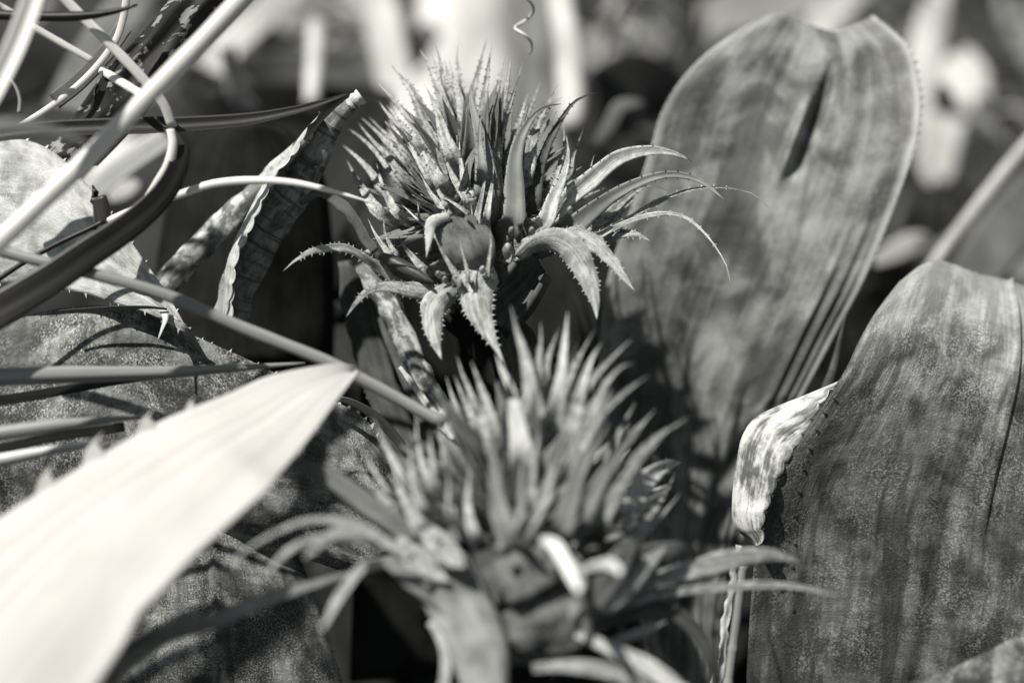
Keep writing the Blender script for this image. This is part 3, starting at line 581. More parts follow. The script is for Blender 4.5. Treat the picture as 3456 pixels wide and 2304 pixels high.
# broad leaf lower right with folded margin
def right_disp(u, v):
    x = u; d = .003 * np.sin(np.pi * np.clip(x * 2.2, 0, 1)) - .004 * np.sin(np.pi * np.clip(x * .9, 0, 1)) * (1 - .9 * np.clip((v - .6) / .4, 0, 1) ** 1.5)
    c = .72 + .10 * v
    d = d + .006 * np.exp(-((u - c) / .018) ** 2) * np.clip((.75 - v) / .2, 0, 1) - .006 * np.exp(-((u - c - .06) / .03) ** 2) * np.clip((.75 - v) / .2, 0, 1)
    d = d - .003 * np.exp(-((u - .45 - .1 * v) / .03) ** 2) * np.clip((.8 - v) / .2, 0, 1)
    d = d + .0022 * np.exp(-((u - .60) / .006) ** 2) * np.clip((v - .55) / .1, 0, 1)
    return d
t = thing_leaf('broad speckled leaf with a pale scalloped folded margin and black spines', P(2900, 2300, .72))
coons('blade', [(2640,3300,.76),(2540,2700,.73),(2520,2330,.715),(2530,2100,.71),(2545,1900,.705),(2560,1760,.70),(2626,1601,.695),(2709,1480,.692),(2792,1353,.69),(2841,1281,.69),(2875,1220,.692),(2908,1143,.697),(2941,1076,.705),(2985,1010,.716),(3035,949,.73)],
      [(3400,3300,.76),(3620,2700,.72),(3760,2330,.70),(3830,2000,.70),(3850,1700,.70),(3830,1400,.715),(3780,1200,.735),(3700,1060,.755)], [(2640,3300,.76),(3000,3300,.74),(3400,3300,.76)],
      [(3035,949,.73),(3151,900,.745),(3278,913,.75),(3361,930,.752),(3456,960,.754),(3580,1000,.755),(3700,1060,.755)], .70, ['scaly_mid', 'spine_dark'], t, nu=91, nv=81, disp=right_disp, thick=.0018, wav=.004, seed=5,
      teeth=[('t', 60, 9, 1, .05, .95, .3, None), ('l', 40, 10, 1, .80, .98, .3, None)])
lo_ = [(2841,1281),(2709,1336),(2626,1369),(2543,1414),(2504,1474),(2488,1546),(2477,1618),(2471,1687),(2477,1770),(2543,1838)]
li_ = [(2845,1279),(2790,1330),(2755,1385),(2722,1440),(2680,1515),(2628,1605),(2594,1690),(2572,1757),(2572,1800),(2566,1840)]
def scal(c):                                                       # scalloped inner margin
    pts = hermite([(x, y, 0) for x, y in c], 91); out = []
    for i, p in enumerate(pts):
        s = abs(math.sin(i / 90 * math.pi * 11.0)); tn = pts[min(i+1, 90)] - pts[max(i-1, 0)]; tn = tn / np.linalg.norm(tn)
        k = (s ** .5 - .5) * 17; out.append((p[0] + tn[1] * k, p[1] - tn[0] * k, .6925))
    return out
mb = MB(); gl = [P(x, y, .704) for x, y in lo_]; gr = [P(x, y, d) for x, y, d in scal(li_)]
def coons_lin(mb, L3, R3, nu, nv, thick, bulge, mi=0):
    l = hermite(L3, nv); r = np.asarray(R3)[np.linspace(0, len(R3) - 1, nv).astype(int)] if len(R3) >= nv else hermite(R3, nv); u = np.linspace(0, 1, nu)
    G = l[:, None] * (1 - u)[None, :, None] + r[:, None] * u[None, :, None] - FWn * (bulge * np.sin(np.pi * u))[None, :, None]
    N = np.broadcast_to(-FWn, G.shape); w = np.linalg.norm(r - l, axis=1)
    uvs = np.zeros((nv, nu, 2)); uvs[..., 0] = u[None] * w[:, None]; uvs[..., 1] = np.concatenate([[0], np.cumsum(np.linalg.norm(np.diff(l, axis=0), axis=1))])[:, None]
    uvn = np.zeros((nv, nu, 2)); uvn[..., 0] = u[None]; uvn[..., 1] = np.linspace(0, 1, nv)[:, None]; sheet(mb, G, N, thick, uvs, uvn, mi)
coons_lin(mb, gl, gr, 9, 91, .0012, .002); mb.build('folded_margin', 'margin_fold', t)
pp = hermite([(x, y, 0) for x, y in li_], 12)
for i in range(1, 12):
    mb = MB(); tn = nrm(pp[min(i+1, 11)] - pp[i-1]); out = np.array([-tn[1], tn[0], 0]); sgn = 1 if out[0] < 0 else 1
    o3 = RTn * out[0] - UPn * out[1]; a3 = RTn * tn[0] - UPn * tn[1]
    if o3 @ RTn < 0: o3 = -o3
    spine_geo(mb, P(pp[i][0] + 6, pp[i][1] + 2, .6885), -o3, a3, -FWn, 14 * K * .68, 0, wid=.4, lean=.05); mb.build('spine', 'spine_dark', t)
# striped leaf with pale scalloped fold
t = thing_leaf('dark striped leaf rising to a pale withered tip left of the upper flower', P(650, 1120, .72))
sp_ = cA((1400,1960),(1480,1700),(1560,1540),(1640,1400),(1760,1240),(1880,1050),(1985,840),(2080,700),(2160,620))
ribbon('blade', sp_, (.715,.70), 124, ['striped', 'spine_dark'], parent=t, prof=[(0,1),(.3,1.02),(.55,.98),(.72,.78),(.85,.55),(1,.36)], cup=.22, nv=60, nu=11, wav=.002, teeth=(34, 11, 0, .3, ('spine_dark', t)), tsides=(-1,))
ribbon('withered_tip', cA((2130,650),(2170,612),(2205,585)), .70, 52, 'dead_tip', parent=t, prof=[(0,.7),(.6,1),(1,1.05)], cup=.3, nv=10, nu=7, wav=.002, thick=.002)
fold = hermite([(x, y, 0) for x, y in cA((1420,1960),(1450,1600),(1520,1440),(1590,1280),(1650,1150),(1720,1040),(1790,960),(1840,880),(1880,790),(1960,690))], 110); fo = []
for i, p in enumerate(fold):
    tn = fold[min(i+1, 109)] - fold[max(i-1, 0)]; tn /= np.linalg.norm(tn); k = (abs(math.sin(i / 109 * math.pi * 13)) ** .5) * 13 - 12; fo.append(P(p[0] - tn[1] * k, p[1] + tn[0] * k, .696))
mb = MB(); coons_lin(mb, [P(p[0] - 34 * (1 - (i / 109) ** 3), p[1] - 16 * (1 - (i / 109) ** 3), .709) for i, p in list(enumerate(fold))[::12] + [(109, fold[-1])]], fo, 5, 110, .0008, .0); mb.build('folded_margin', 'bract_pale', t)
tag(ribbon('bromeliad_leaf', cA((800,2000),(980,1780),(1150,1580),(1380,1360),(1560,1180),(1700,1020),(1850,850)), (.73,.72), 92, 'mottled', prof=[(0,1),(.6,1),(.85,.6),(1,.3)], cup=.2, nv=40, wav=.002), 'pale mottled leaf lying just behind the dark striped leaf', 'leaf', 'broad bromeliad leaves')
# big dark leaf behind the grass stems
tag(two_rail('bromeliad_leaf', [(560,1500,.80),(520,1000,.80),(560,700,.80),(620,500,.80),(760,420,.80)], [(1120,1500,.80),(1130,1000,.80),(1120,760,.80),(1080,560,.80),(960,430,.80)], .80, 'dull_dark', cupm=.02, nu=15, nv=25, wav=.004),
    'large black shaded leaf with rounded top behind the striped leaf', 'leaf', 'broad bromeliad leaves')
# bright scaly leaf at left
t = thing_leaf('brightly lit pale scaly leaf pointing down right under the grass stems', P(100, 800, .71))
coons('blade', [(-500,330,.74),(-150,440,.72),(138,489,.71),(310,636,.705),(459,839,.70),(569,999,.695),(634,1118,.69)], [(-500,980,.72),(-150,965,.71),(100,960,.70),(265,985,.695),(390,1022,.69),(500,1052,.688),(632,1124,.688)],
      [(-500,330,.74),(-500,650,.735),(-500,980,.72)], [(634,1118,.69),(633,1121,.69),(632,1124,.688)], .70, ['scaly_pale', 'spine_pale'], t, nu=31, nv=41, disp=lambda u, v: .010*np.sin(np.pi*u)*(1-v), wav=.003, seed=9, teeth=[('l', 70, 16, 1, .35, .98, .4, None), ('r', 60, 14, 1, .4, .98, .4, None)])
ribbon('torn_shred', cB((1000,440),(1010,500),(990,560),(965,625)), (.687,.68), 22, 'spine_pale', parent=t, prof=[(0,1.6),(.4,.7),(1,.1)], nv=10, nu=4)
# dark scaly leaf beneath it
t = thing_leaf('dark speckled leaf spreading under the white leaf with a spiny right margin', P(300, 1700, .72))
coons('blade', [(-400,1700,.70),(100,1830,.70),(500,1810,.705),(800,1850,.71),(1000,1880,.71),(1180,1935,.71)], [(-400,1150,.72),(-80,1130,.715),(130,1050,.71),(330,1030,.70),(500,1060,.70),(636,1126,.70),(746,1176,.70),(857,1226,.70),(980,1285,.70),(1132,1352,.70),(1232,1407,.70),(1290,1500,.70),(1330,1620,.705)],
      [(-400,1700,.70),(-420,1400,.71),(-400,1150,.72)], [(1180,1935,.71),(1300,1850,.71),(1350,1750,.71),(1330,1620,.705)], .705, ['scaly_dark', 'spine_pale'], t, nu=61, nv=61, disp=lambda u, v: .012*np.sin(np.pi*u), wav=.006, seed=4,
      teeth=[('r', 26, 22, 1, .80, .95, .5, None), ('r', 60, 12, 1, .5, .78, .4, None)])
tag(coons('bromeliad_leaf', [(120,3000,.74),(150,2400,.72),(220,2050,.715),(300,1750,.72)], [(1230,3000,.74),(1165,2350,.72),(1105,2150,.715),(1040,1950,.715),(960,1760,.725)], [(120,3000,.74),(1230,3000,.74)], [(300,1750,.72),(620,1690,.72),(960,1760,.725)], .715, ['scaly_dark', 'spine_dark'],
    nu=51, nv=41, disp=lambda u, v: .014*np.sin(np.pi*u) + .002*np.exp(-((u-.62)/.02)**2), wav=.004, seed=8, teeth=[('r', 50, 8, 1, .3, .95, .3, None)]), 'dark mottled leaf below the white leaf at the bottom edge', 'leaf', 'broad bromeliad leaves')
# white leaf in front
def white_disp(u, v): return -.002 * np.sin(np.pi * u) + .0008 * np.exp(-((u - .55) / .05) ** 2) * (1 - v)
up_e = [(-700,2250,0.570),(-300,1950,0.580),(0,1745,0.590),(180,1630,0.596),(345,1530,0.603),(520,1430,0.612),(640,1378,0.615),(760,1332,0.620),(900,1270,0.626),(1070,1234,0.632),(1160,1226,0.637),(1208,1240,0.640)]
lo_e = [(-300,3100,0.492),(100,2700,0.512),(330,2310,0.537),(420,2170,0.542),(470,2070,0.545),(540,2000,0.548),(640,1890,0.552),(774,1765,0.560),(900,1650,0.566),(950,1590,0.578),(1040,1480,0.594),(1133,1353,0.611),(1190,1280,0.628),(1214,1246,0.640)]
t = thing_leaf('huge blurred white leaf with ragged teeth thrusting in from the lower left', P(-300, 2600, .53))
coons('blade', up_e, lo_e, [up_e[0], (-520,2700,.51), lo_e[0]], [up_e[-1], lo_e[-1]], .57, 'white_leaf', t, nu=41, nv=70, disp=white_disp, thick=.0015)
for x, y, d, l in ((150,1640,.596,85),(310,1540,.602,88),(490,1440,.61,70),(640,1372,.615,44),(-60,1780,.59,85)):
    mb = MB(); spine_geo(mb, P(x, y + 12, d), nrm(UPn * .85 - RTn * .25), nrm(RTn * .8 + UPn * .5), -FWn, l * K * d, 0, wid=.6, lean=.75); mb.build('tooth', 'white_leaf', t)
# narrow leaves between the flower heads
tag(ribbon('narrow_leaf', cE((1250,1750),(1160,1560),(1060,1390),(950,1200),(880,1050),(800,880),(720,720),(640,600),(560,480)), (.715,.725), 84, 'mottled', prof=[(0,.5),(.25,.8),(.6,1),(1,1)], cup=.25, nv=44, wav=.003), 'pale blotched narrow leaf running from upper flower down to the blurred one', 'leaf', 'narrow leaves')
tag(ribbon('narrow_leaf', [(1420,1700),(1350,1480),(1290,1310),(1240,1150),(1200,1000),(1185,880)], (.735,.745), 116, ['dull_mid', 'spine_pale'], prof=[(0,1),(.7,1),(1,.8)], cup=.12, nv=40, wav=.002, teeth=(40, 5, 1), tsides=(-1,)), 'smooth dark grey narrow leaf left of the blotched one', 'leaf', 'narrow leaves')
tag(ribbon('narrow_leaf', cE((1150,1600),(1050,1470),(950,1340),(870,1230),(812,1155)), (.705,.715), 26, 'bract_pale', prof=[(0,1.2),(.6,1),(1,.5)], cup=.2, nv=24, wav=.001), 'thin bright leaf edge beside the blotched narrow leaf', 'leaf', 'narrow leaves')
tag(ribbon('narrow_leaf', cE((960,1500),(860,1260),(780,1080),(720,940),(690,850)), (.725,.735), 36, 'dull_mid', prof=[(0,1.4),(1,.5)], cup=.2, nv=24), 'slim grey leaf tucked under the blotched narrow leaf', 'leaf', 'narrow leaves')
tag(ribbon('narrow_leaf', q1((1950,1400),(1750,900),(1600,600),(1450,400),(1250,260),(1150,230),(1060,330)), (.72,.74), 92, 'dull_dark', prof=[(0,1),(.6,1),(1,.4)], cup=.2, nv=30), 'dim leaf arching in the black gap between the two flower heads', 'leaf', 'narrow leaves')
tag(ribbon('narrow_leaf', q2((520,900),(480,600),(420,400),(330,250),(240,160)), (.70,.715), 120, 'dull_mid', prof=[(0,1.2),(.6,1),(1,.2)], cup=.2, nv=24), 'grey leaf rising behind the spikes of the blurred flower', 'leaf', 'narrow leaves')
tag(ribbon('narrow_leaf', [(1110,1340),(1180,1355),(1260,1400),(1330,1470),(1380,1540)], (.69,.68), 34, 'stem_dark', prof=[(0,.5),(.5,1),(1,.9)], nv=20), 'black curved blade below the grey stem near the white leaf tip', 'leaf', 'narrow leaves')
# narrow leaf in the dark gap by the tall leaf, strip and stick at its foot
tag(ribbon('narrow_leaf', cH((1000,1300),(1120,1000),(1190,800),(1230,620),(1262,480)), (.74,.745), 36, 'dull_mid', prof=[(0,1.2),(.5,1),(1,.1)], cup=.25, nv=20), 'dim narrow leaf in the gap between the tall leaf and the broad leaf', 'leaf', 'narrow leaves')
tag(ribbon('dry_strip', q6((1480,1800),(1530,1567),(1570,1380),(1600,1100),(1640,850),(1680,600),(1740,200)), (.722,.722), 30, 'bract_pale', prof=[(0,1),(.3,1.1),(.6,.9),(1,.7)], nv=60, nu=6, wav=.003), 'jagged bright dry strip beside the foot of the tall leaf', 'leaf')
tag(tube('dead_stick', q6((1600,2200),(1640,1560),(1690,1200),(1735,850),(1760,650),(1790,400)), .735, 17, 'stem_grey', prof=[(0,1),(.33,1),(.35,1.2),(.37,.95),(.52,1),(.54,1.15),(.56,.95),(1,.9)], nv=60), 'grey jointed stick between the tall leaf and the broad leaf', 'stick')
tag(coons('bromeliad_leaf', [(2900,2900,.64),(2980,2450,.64),(3040,2330,.64),(3100,2290,.64)], [(3900,2900,.62),(3900,2500,.62),(3800,2200,.63),(3650,2080,.64)], [(2900,2900,.64),(3900,2900,.62)], [(3100,2290,.64),(3250,2235,.64),(3400,2160,.64),(3520,2120,.64),(3650,2080,.64)], .64, ['scaly_dark', 'spine_dark'], nu=31, nv=21, wav=.002, teeth=[('t', 70, 10, 1, .05, .95, .3, None)]),
    'dark leaf edge poking into the bottom right corner', 'leaf', 'broad bromeliad leaves')

tag(two_rail('bromeliad_leaf', [(1180,2300,.80),(1200,1700,.80),(1230,1200,.80),(1300,800,.80),(1400,620,.81)], [(2120,2300,.80),(2100,1700,.80),(2080,1200,.80),(2050,850,.80),(1950,640,.81)], .80, 'added_gap_backing', cupm=-.02, nu=15, nv=25, wav=.006), 'black backing leaf added to darken the gap behind and below the upper flower head', 'leaf', 'broad bromeliad leaves')  # near-black sheet added so the gap behind the hanging bracts goes dark

# ---------------------------------------------------------------- grass stems and strap leaves at left
def strap(label, pts, d, w, mat, name='strap_leaf', cat='leaf', **k): return tag(ribbon(name, pts, d, w, mat, **k), label, cat, 'strap leaves over the left side')
def stem(label, pts, d, r, mat, name='grass_stem', cat='stem', **k): return tag(tube(name, pts, d, r, mat, **k), label, cat, 'stems over the left side')
stem('thick pale stem slanting across the upper left', [(-420,1230),(-60,870),(120,700),(310,520),(497,325),(640,180),(810,0),(950,-150)], (.60,.63), 33, 'stem_pale', prof=[(0,1.1),(.45,1),(.46,1.05),(.47,1),(1,.95)], flat=.8, nv=50)
strap('pale folded blade in the top left corner', [(-180,560),(-60,370),(0,265),(60,140),(112,0),(150,-120)], (.58,.59), 74, 'stem_pale', crease=.35, nv=30)
stem('pale straight stem running from the top edge behind the thick stem', [(150,-80),(221,0),(359,138),(481,265),(553,354),(582,430)], (.66,.675), 17, 'stem_pale', flat=.5, nv=30)
stem('thin pale stem with a cut end crossing the top left', cA((-60,10),(10,45),(230,180),(570,375)), (.665,.675), 12, 'stem_pale', flat=.6, nv=24)
stem('short pale stem piece under the thick stem', cA((618,425),(720,490),(860,575)), (.68,.67), 15, 'stem_pale', flat=.6)
strap('dark blade with a dry tip along the top left', cA((-150,85),(0,92),(240,102),(500,98),(700,70),(840,30)), (.66,.66), 34, 'stem_dark', prof=[(0,1),(.6,1),(.85,.6),(1,.2)], cup=.3, nv=30)
strap('pale curved strap bending down behind the dark blade', cA((775,-60),(765,40),(750,120),(705,250),(570,430),(400,585),(180,735),(20,820)), (.685,.69), 26, 'stem_pale', prof=[(0,1),(1,.8)], cup=.2, nv=40)
strap('wide grey strap under the pale curved one', cA((760,160),(640,330),(480,500),(330,620)), .70, 60, 'bg_mid', nv=24)
strap('long dark strap with a pale rim tapering to the withered leaf tip', cA((-200,860),(0,815),(300,785),(700,768),(1100,757),(1500,728),(1800,672),(2000,615),(2150,560)), (.67,.69), 62, 'strap_rim', prof=[(0,1),(.45,1.05),(.7,.85),(.88,.45),(1,.06)], cup=-.2, roll=25, nv=50)
strap('blurred grey blade nearest the left edge', cA((-250,790),(0,765),(200,775),(380,815),(560,890)), (.55,.57), 40, 'stem_grey', prof=[(0,1.2),(.6,1),(1,.3)], nv=24)
stem('small curled tendril at the left edge', cA((40,460),(95,530),(122,610),(118,690)), .72, 8, 'stem_grey', prof=[(0,.5),(1,1)])
strap('looping dark strap with a pale inner face', cA((1020,780),(1075,850),(1100,930),(1070,1060),(990,1190),(870,1310),(700,1440),(520,1560),(330,1690),(0,1890),(-300,2060)), (.675,.635), 100, 'strap_rim', prof=[(0,.3),(.1,.7),(.3,.85),(.6,1.05),(1,1.3)], cup=.08, crease=.1, roll=[(0,40),(.4,15),(1,-10)], nv=60)
strap('pale inner strap following the loop', cA((1040,790),(1055,880),(1030,1000),(970,1100),(880,1230),(760,1340)), (.665,.66), 34, 'stem_pale', prof=[(0,.8),(.3,1),(.7,.7),(1,.15)], cup=.2, roll=20, nv=40)
strap('slender arching blade whose point reaches the upper flower', cA((660,1350),(860,1265),(1090,1190),(1300,1122),(1550,1100),(1800,1115),(2050,1172),(2322,1252)), (.675,.665), 28, 'stem_pale', prof=[(0,1),(.5,1.05),(.8,.7),(1,.05)], cup=.3, roll=10, nv=44)
stem('thin black stem lying on the pale scaly leaf', cA((-60,1740),(150,1600),(330,1500),(560,1390),(640,1350)), .675, 9, 'stem_dark', nv=24)
t = tag(coons('broken_stub', cA((580,1460,.68),(572,1300,.68),(560,1130,.68)), cA((690,1400,.675),(670,1270,.675),(640,1190,.675)), cA((580,1460,.68),(690,1400,.675)), cA((560,1130,.68),(575,1180,.68),(600,1200,.68),(640,1190,.675)), .678, 'strap_rim', disp=lambda u, v: .004*np.sin(np.pi*u), nu=9, nv=12, thick=.002), 'broken dark stub of a leaf standing on the pale scaly leaf', 'leaf')
stem('straight grey stem slanting from the left edge to the blurred flower', [(-200,770),(17,850),(304,922),(553,993),(829,1110),(1105,1220),(1232,1285),(1425,1390),(1500,1430)], (.65,.648), 21, 'stem_grey', flat=.7, nv=50)
strap('level grey blade above the white leaf', [(-300,1285),(0,1272),(276,1264),(553,1257),(829,1240),(1030,1226)], (.645,.665), 68, 'stem_grey', prof=[(0,1),(.4,.95),(.7,.6),(1,.12)], cup=.3, roll=-25, nv=30)
strap('black strip standing in for the shadow under the level grey blade', [(-300,1370),(0,1350),(250,1310),(450,1280),(700,1255)], (.655,.675), 44, 'stem_dark', prof=[(0,1),(.5,.8),(1,.1)], nv=24)  # near-black ribbon drawn as the shade beneath the grey blade
strap('soft grey blade entering left above the white leaf', [(-300,1500),(0,1462),(221,1432),(380,1415),(480,1408)], (.64,.65), 58, 'stem_grey', prof=[(0,1.1),(.6,.8),(1,.2)], cup=.3, nv=24)
strap('paler lowest blade entering left above the white leaf', [(-300,1600),(0,1552),(180,1518),(330,1495)], (.64,.645), 52, 'strap_inner', prof=[(0,1.1),(.6,.8),(1,.3)], cup=.3, nv=24)
strap('black strip between the two soft blades', [(-300,1555),(0,1510),(200,1470),(420,1440)], (.65,.66), 34, 'stem_dark', nv=20)
strap('thin dark strip standing in for a strap shadow below the pale scaly leaf', cB((340,455),(600,440),(900,428),(1020,440)), .685, 18, 'stem_dark', prof=[(0,.5),(.5,1),(1,.4)], nv=20)  # dark ribbon drawn in place of a cast strap shadow
t = tag(coons('charred_leaf', [(140,520,.715),(270,360,.71),(390,200,.705),(530,50,.705),(650,-90,.705)], [(330,560,.715),(480,400,.71),(580,250,.705),(710,90,.705),(850,-60,.705)], [(140,520,.715),(330,560,.715)], [(650,-90,.705),(850,-60,.705)], .705, 'charred', nu=15, nv=31, disp=lambda u, v: .006*np.sin(np.pi*u), wav=.004, seed=3), 'blackened leaf with grey blisters and holes in the upper left', 'leaf')

# ---------------------------------------------------------------- tendril
a_ = np.linspace(0, 1, 60); tp = [P(1768 + 36*math.cos(12.2*q + 1.2) * (1 - .25*q), -70 + 245*q + 10*math.sin(12.2*q + 1.2), .735 + .006*math.sin(12.2*q + 1.2)) for q in a_]
mb = MB(); tube_geo(mb, tp, [(0, 5.5*K*.735), (.85, 5*K*.735), (1, 3*K*.735)], ns=8, nv=160); tag(mb.build('tendril', 'stem_pale'), 'small coiled tendril hanging at the top above the upper flower', 'tendril')

# ---------------------------------------------------------------- blurred background plants
def far(d):
    f = lambda q: q if q < .91 else .91 + (q - .91) * 1.9
    return tuple(map(f, d)) if isinstance(d, tuple) else f(d)
def bgl(label, pts, d, w, mat, prof=STRAP, name='background_leaf', cat='leaf', **k):
    d = far(d); return tag(ribbon(name, pts, d, w, mat, prof=prof, nv=24, **k), label, cat, 'blurred plants behind')
def bgs(label, pts, d, r, mat, prof=STRAP, **k):
    d = far(d); return tag(tube('background_stem', pts, d, r, mat, prof=prof, **k), label, 'background_stem', 'blurred plants behind')  # plain stems of the blurred plants, of no particular kind
OV = [(0, .5), (.3, .95), (.6, 1), (.85, .7), (1, .1)]
bgl('wide pale leaf filling the blur above the upper flower', w0((1020,620),(1040,450),(1060,250),(1075,60),(1080,-120)), (1.15,1.25), 360, 'bg_pale', cup=.15)
bgl('bright narrow leaf left of the wide pale one', w0((905,480),(925,350),(900,150),(860,-20),(840,-100)), (1.05,1.15), 120, 'bg_pale', prof=[(0,.6),(.5,1),(1,1.2)])
bgl('grey leaf right of the wide pale one', w0((1250,420),(1245,320),(1240,150),(1245,-80)), (1.10,1.20), 130, 'bg_mid')
bgs('pale blurred stem with a rounded foot right of the upper flower', w0((1312,300),(1312,200),(1305,100),(1290,20),(1280,-80)), (.95,1.0), 52, 'bg_pale', prof=[(0,.6),(.08,1),(1,.9)])
bgl('pale leaf lying across the blur above the dark hollow', w0((1340,130),(1430,95),(1520,80),(1620,60)), (1.2,1.3), 150, 'bg_pale', prof=OV)
bgl('black leaf in the hollow beside the tall leaf', w0((1330,330),(1400,240),(1480,200),(1600,240)), (1.0,1.05), 260, 'bg_dark', prof=OV)
bgl('small grey leaf in the hollow left of the tall leaf', w0((1370,330),(1400,290),(1425,245),(1480,235)), (.92,.92), 50, 'bg_mid', prof=OV)
bgs('dark blurred post at the top beside the tall leaf', w0((1580,260),(1578,130),(1576,-60)), (1.05,1.1), 34, 'bg_dark')
bgl('white sunlit leaf at the top behind the notched tip', w0((1600,60),(1700,25),(1800,5),(1900,-30)), (1.25,1.3), 190, 'bg_pale', prof=OV)
bgl('white leaf glimpsed through the notch of the tall leaf', w0((1850,120),(1900,50),(1950,0),(1990,-60)), (1.2,1.25), 120, 'bg_pale', prof=OV)
bgl('grey leaf behind the right shoulder of the tall leaf', w0((2020,300),(2050,120),(2060,-60)), (1.25,1.3), 150, 'bg_mid')
bgl('pale leaf slanting down behind the right shoulder of the tall leaf', w0((2170,-60),(2140,60),(2120,180),(2110,300)), (1.15,1.1), 120, 'bg_pale', prof=OV)
bgl('white blurred leaf with a dark hole at the right', w0((2140,400),(2170,330),(2200,250),(2220,170),(2225,110)), (1.15,1.2), 230, 'bg_pale', prof=OV)
bgl('small dark leaf in front of the white blurred leaf at the right', w0((2185,260),(2170,225),(2155,190)), 1.05, 60, 'bg_dark', prof=OV)
bgl('small white leaf low beside the right margin of the tall leaf', w0((2110,350),(2130,390),(2140,430)), 1.05, 60, 'bg_pale', prof=OV)
bgl('grey leaf with bright margin slanting down at the right edge', w0((2560,300),(2420,420),(2290,560),(2180,720)), (1.0,.95), 200, 'bg_mid', prof=[(0,1),(.6,1),(1,.7)])
bgs('bright slanting stem along the right grey leaf', w0((2480,200),(2352,340),(2240,480),(2150,600),(2090,700)), (.95,.92), 22, 'bg_pale')
bgl('pale leaf end between the tall leaf and the broad leaf', w0((2010,600),(2060,575),(2110,555),(2150,560)), (.98,1.0), 75, 'bg_pale', prof=OV)
bgl('dark leaf behind the white blurred one at the right', w0((2360,120),(2280,100),(2200,60),(2150,-40)), (1.3,1.35), 150, 'bg_dark')
bgl('grey leaf at the top right corner', w0((2440,260),(2380,120),(2330,20),(2300,-80)), (1.25,1.3), 120, 'bg_mid', prof=OV)
bgl('grey leaf under the right slanting stem', w0((2480,640),(2380,600),(2260,560),(2150,640)), (1.05,1.1), 180, 'bg_mid', prof=OV)
bgl('grey boat shaped leaf in the blur at upper left', w0((520,130),(640,170),(780,175),(930,120),(1000,60)), (1.1,1.15), 190, 'bg_mid', prof=[(0,.3),(.3,1),(.7,1),(1,.3)])
bgl('dark leaf under the boat shaped one', w0((480,240),(620,235),(760,240),(900,210)), (1.0,1.05), 150, 'bg_dark', prof=OV)
bgs('short pale stem standing on the boat shaped leaf', w0((715,235),(722,150),(728,60)), (1.0,1.05), 30, 'bg_pale', prof=[(0,.8),(1,1.1)])
bgl('white leaf above the short pale stem', w0((640,60),(720,30),(800,20),(900,-40)), (1.15,1.2), 120, 'bg_pale', prof=OV)
bgl('broad pale leaf sweeping down from the top left', w0((480,160),(540,90),(620,20),(700,-60)), (1.05,1.1), 110, 'bg_pale')
bgs('pale stem bending down from the sweeping leaf', w0((520,100),(530,160),(545,220),(575,250)), (.98,1.0), 28, 'bg_pale')
bgl('pale leaf between the stems at the far top left', w0((150,250),(200,150),(260,60),(330,-40)), (.90,.95), 150, 'bg_mid')
bgl('dark leaf behind the top left stems', w0((-60,200),(60,150),(160,100),(240,-20)), (.95,1.0), 240, 'bg_dark')
bgl('soft pale stem crossing behind the looping strap', cA((500,1230),(650,1090),(830,960),(1020,830)), (.85,.86), 76, 'strap_inner')
bgl('small pale leaf in the hole of the loop', cA((660,1210),(760,1160),(850,1110)), .9, 60, 'bg_pale', prof=OV)
bgs('pale blurred stem low behind the striped leaf', cB((1480,140),(1620,220),(1840,330),(2080,460)), (.82,.82), 25, 'stem_pale')
bgs('dim blurred stem parallel below the pale one', cB((1450,240),(1640,320),(1900,450)), (.84,.84), 18, 'stem_grey')
bgl('round grey leaf in the shade left of the upper flower', cE((330,560),(310,430),(295,300),(290,140)), (.82,.82), 110, 'dull_mid', prof=OV)
bgl('dim leaf behind the smooth dark narrow leaf', cE((420,900),(415,700),(410,520),(420,380)), (.84,.84), 90, 'dull_dark')
bgl('dark backing leaf behind the upper flower', w0((700,600),(760,420),(820,300),(900,220)), (.88,.92), 260, 'bg_dark', prof=OV)

def shrub(label, cx, cy, d, sx, sy, n, seed, mats):
    r = random.Random(seed); o = thing('background_shrub', label, 'shrub', P(cx, cy + sy, d * 1.15), 'blurred plants behind'); d *= 1.15
    for i in range(n):
        x, y, dd = cx + r.uniform(-sx, sx), cy + r.uniform(-sy, sy), d + r.uniform(-.12, .2); an = r.uniform(-1.3, 1.3); ln = r.uniform(120, 300)
        ex, ey = math.sin(an) * ln, -abs(math.cos(an)) * ln; bw_ = r.uniform(22, 60) * K * dd
        mb = MB(); ribbon_geo(mb, [P(x, y, dd), P(x + ex * .4, y + ey * .5, dd - .01), P(x + ex * .8, y + ey * .85, dd - .02), P(x + ex * 1.1, y + ey * .9, dd - .03)], [(0, .2 * bw_), (.35, bw_), (.7, .8 * bw_), (1, .02 * bw_)], face=nrm(np.array([r.uniform(-.5, .5), -.6, r.uniform(.2, 1.)])), cup=.15, nv=10, nu=5)
        mb.build('leaf', r.choice(mats), o)
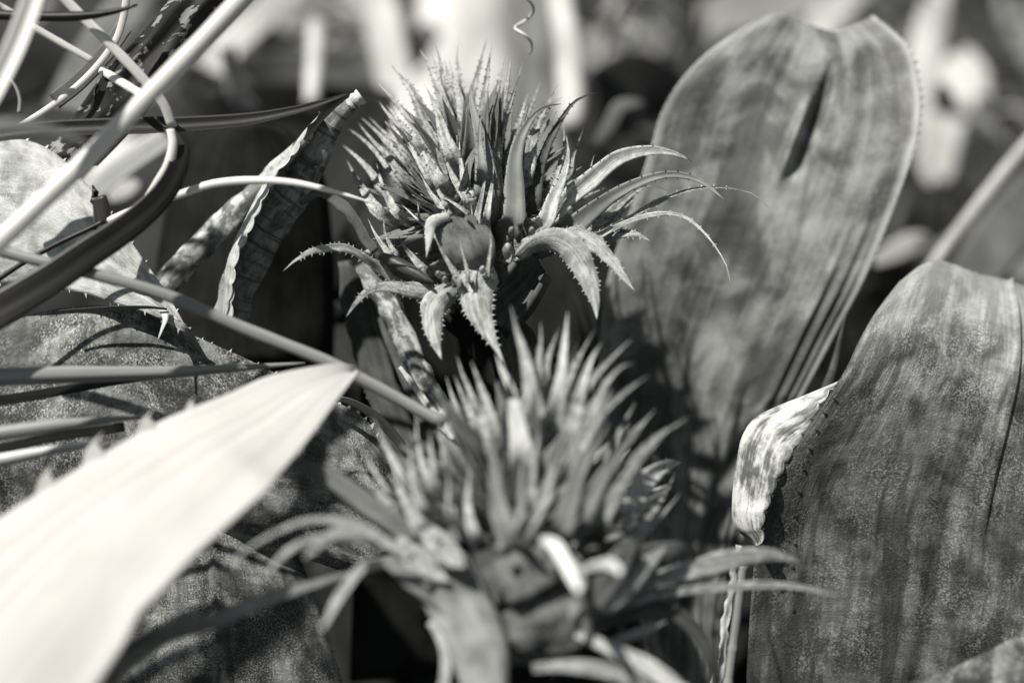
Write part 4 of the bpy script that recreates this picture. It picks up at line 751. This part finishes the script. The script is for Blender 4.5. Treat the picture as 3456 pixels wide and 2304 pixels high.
shrub('blurred leafy shrub at the top behind the grass stems', 700, 150, 1.25, 600, 260, 34, 3, ['bg_mid', 'bg_dark', 'bg_dark', 'bg_pale'])
shrub('blurred leafy shrub at the top behind the upper flower', 1650, 150, 1.42, 420, 260, 22, 5, ['bg_mid', 'bg_pale', 'bg_pale', 'bg_mid'])
shrub('blurred dark shrub between upper flower and tall leaf', 2180, 250, 1.18, 230, 240, 22, 8, ['bg_dark', 'bg_dark', 'bg_mid', 'bg_pale'])
shrub('blurred leafy shrub in the top right corner', 3250, 220, 1.28, 380, 330, 40, 13, ['bg_mid', 'bg_dark', 'bg_dark', 'bg_pale'])
shrub('blurred dark shrub behind the broad leaf at the right edge', 3300, 760, 1.2, 380, 240, 24, 17, ['bg_mid', 'bg_dark', 'bg_dark'])
# rosettes further back and to the sides
def rosette(x, y, n, L, seed):
    r = random.Random(seed); o = thing('bromeliad_plant', 'leafy bromeliad rosette in the far undergrowth', 'plant', (x, y, 0), 'far rosettes')
    for i in range(n):
        a = i * 2.39996 + r.uniform(-.2, .2); q = i / n; ln = L * r.uniform(.8, 1.15); h = ln * (.95 - .6 * q); o_ = ln * (.25 + .65 * q); c, s = math.cos(a), math.sin(a)
        mb = MB(); ribbon_geo(mb, [(x, y, 0), (x + c*o_*.25, y + s*o_*.25, h*.5), (x + c*o_*.65, y + s*o_*.65, h*.95), (x + c*o_*1.05, y + s*o_*1.05, h*.9)], [(0, .04), (.5, .055), (.85, .04), (1, .003)], face=(c*.6, s*.6, .6), cup=-.2, nv=12, nu=5, thick=.001)
        mb.build('leaf', r.choice(['bg_mid', 'bg_mid', 'bg_dark', 'bg_pale']), o)
for i, (x, y) in enumerate([(-.9,1.7),(-.35,1.9),(.2,1.75),(.75,1.85),(1.2,1.5),(-1.25,1.2),(1.0,1.05),(-.6,2.5),(.5,2.6),(1.5,2.3),(-1.6,2.2),(0,3.2),(-1.2,3.3),(1.2,3.4)]):
    rosette(x, y, 16, .42, 40 + i)
for o in bpy.data.objects:
    if '_org' in o: del o['_org']
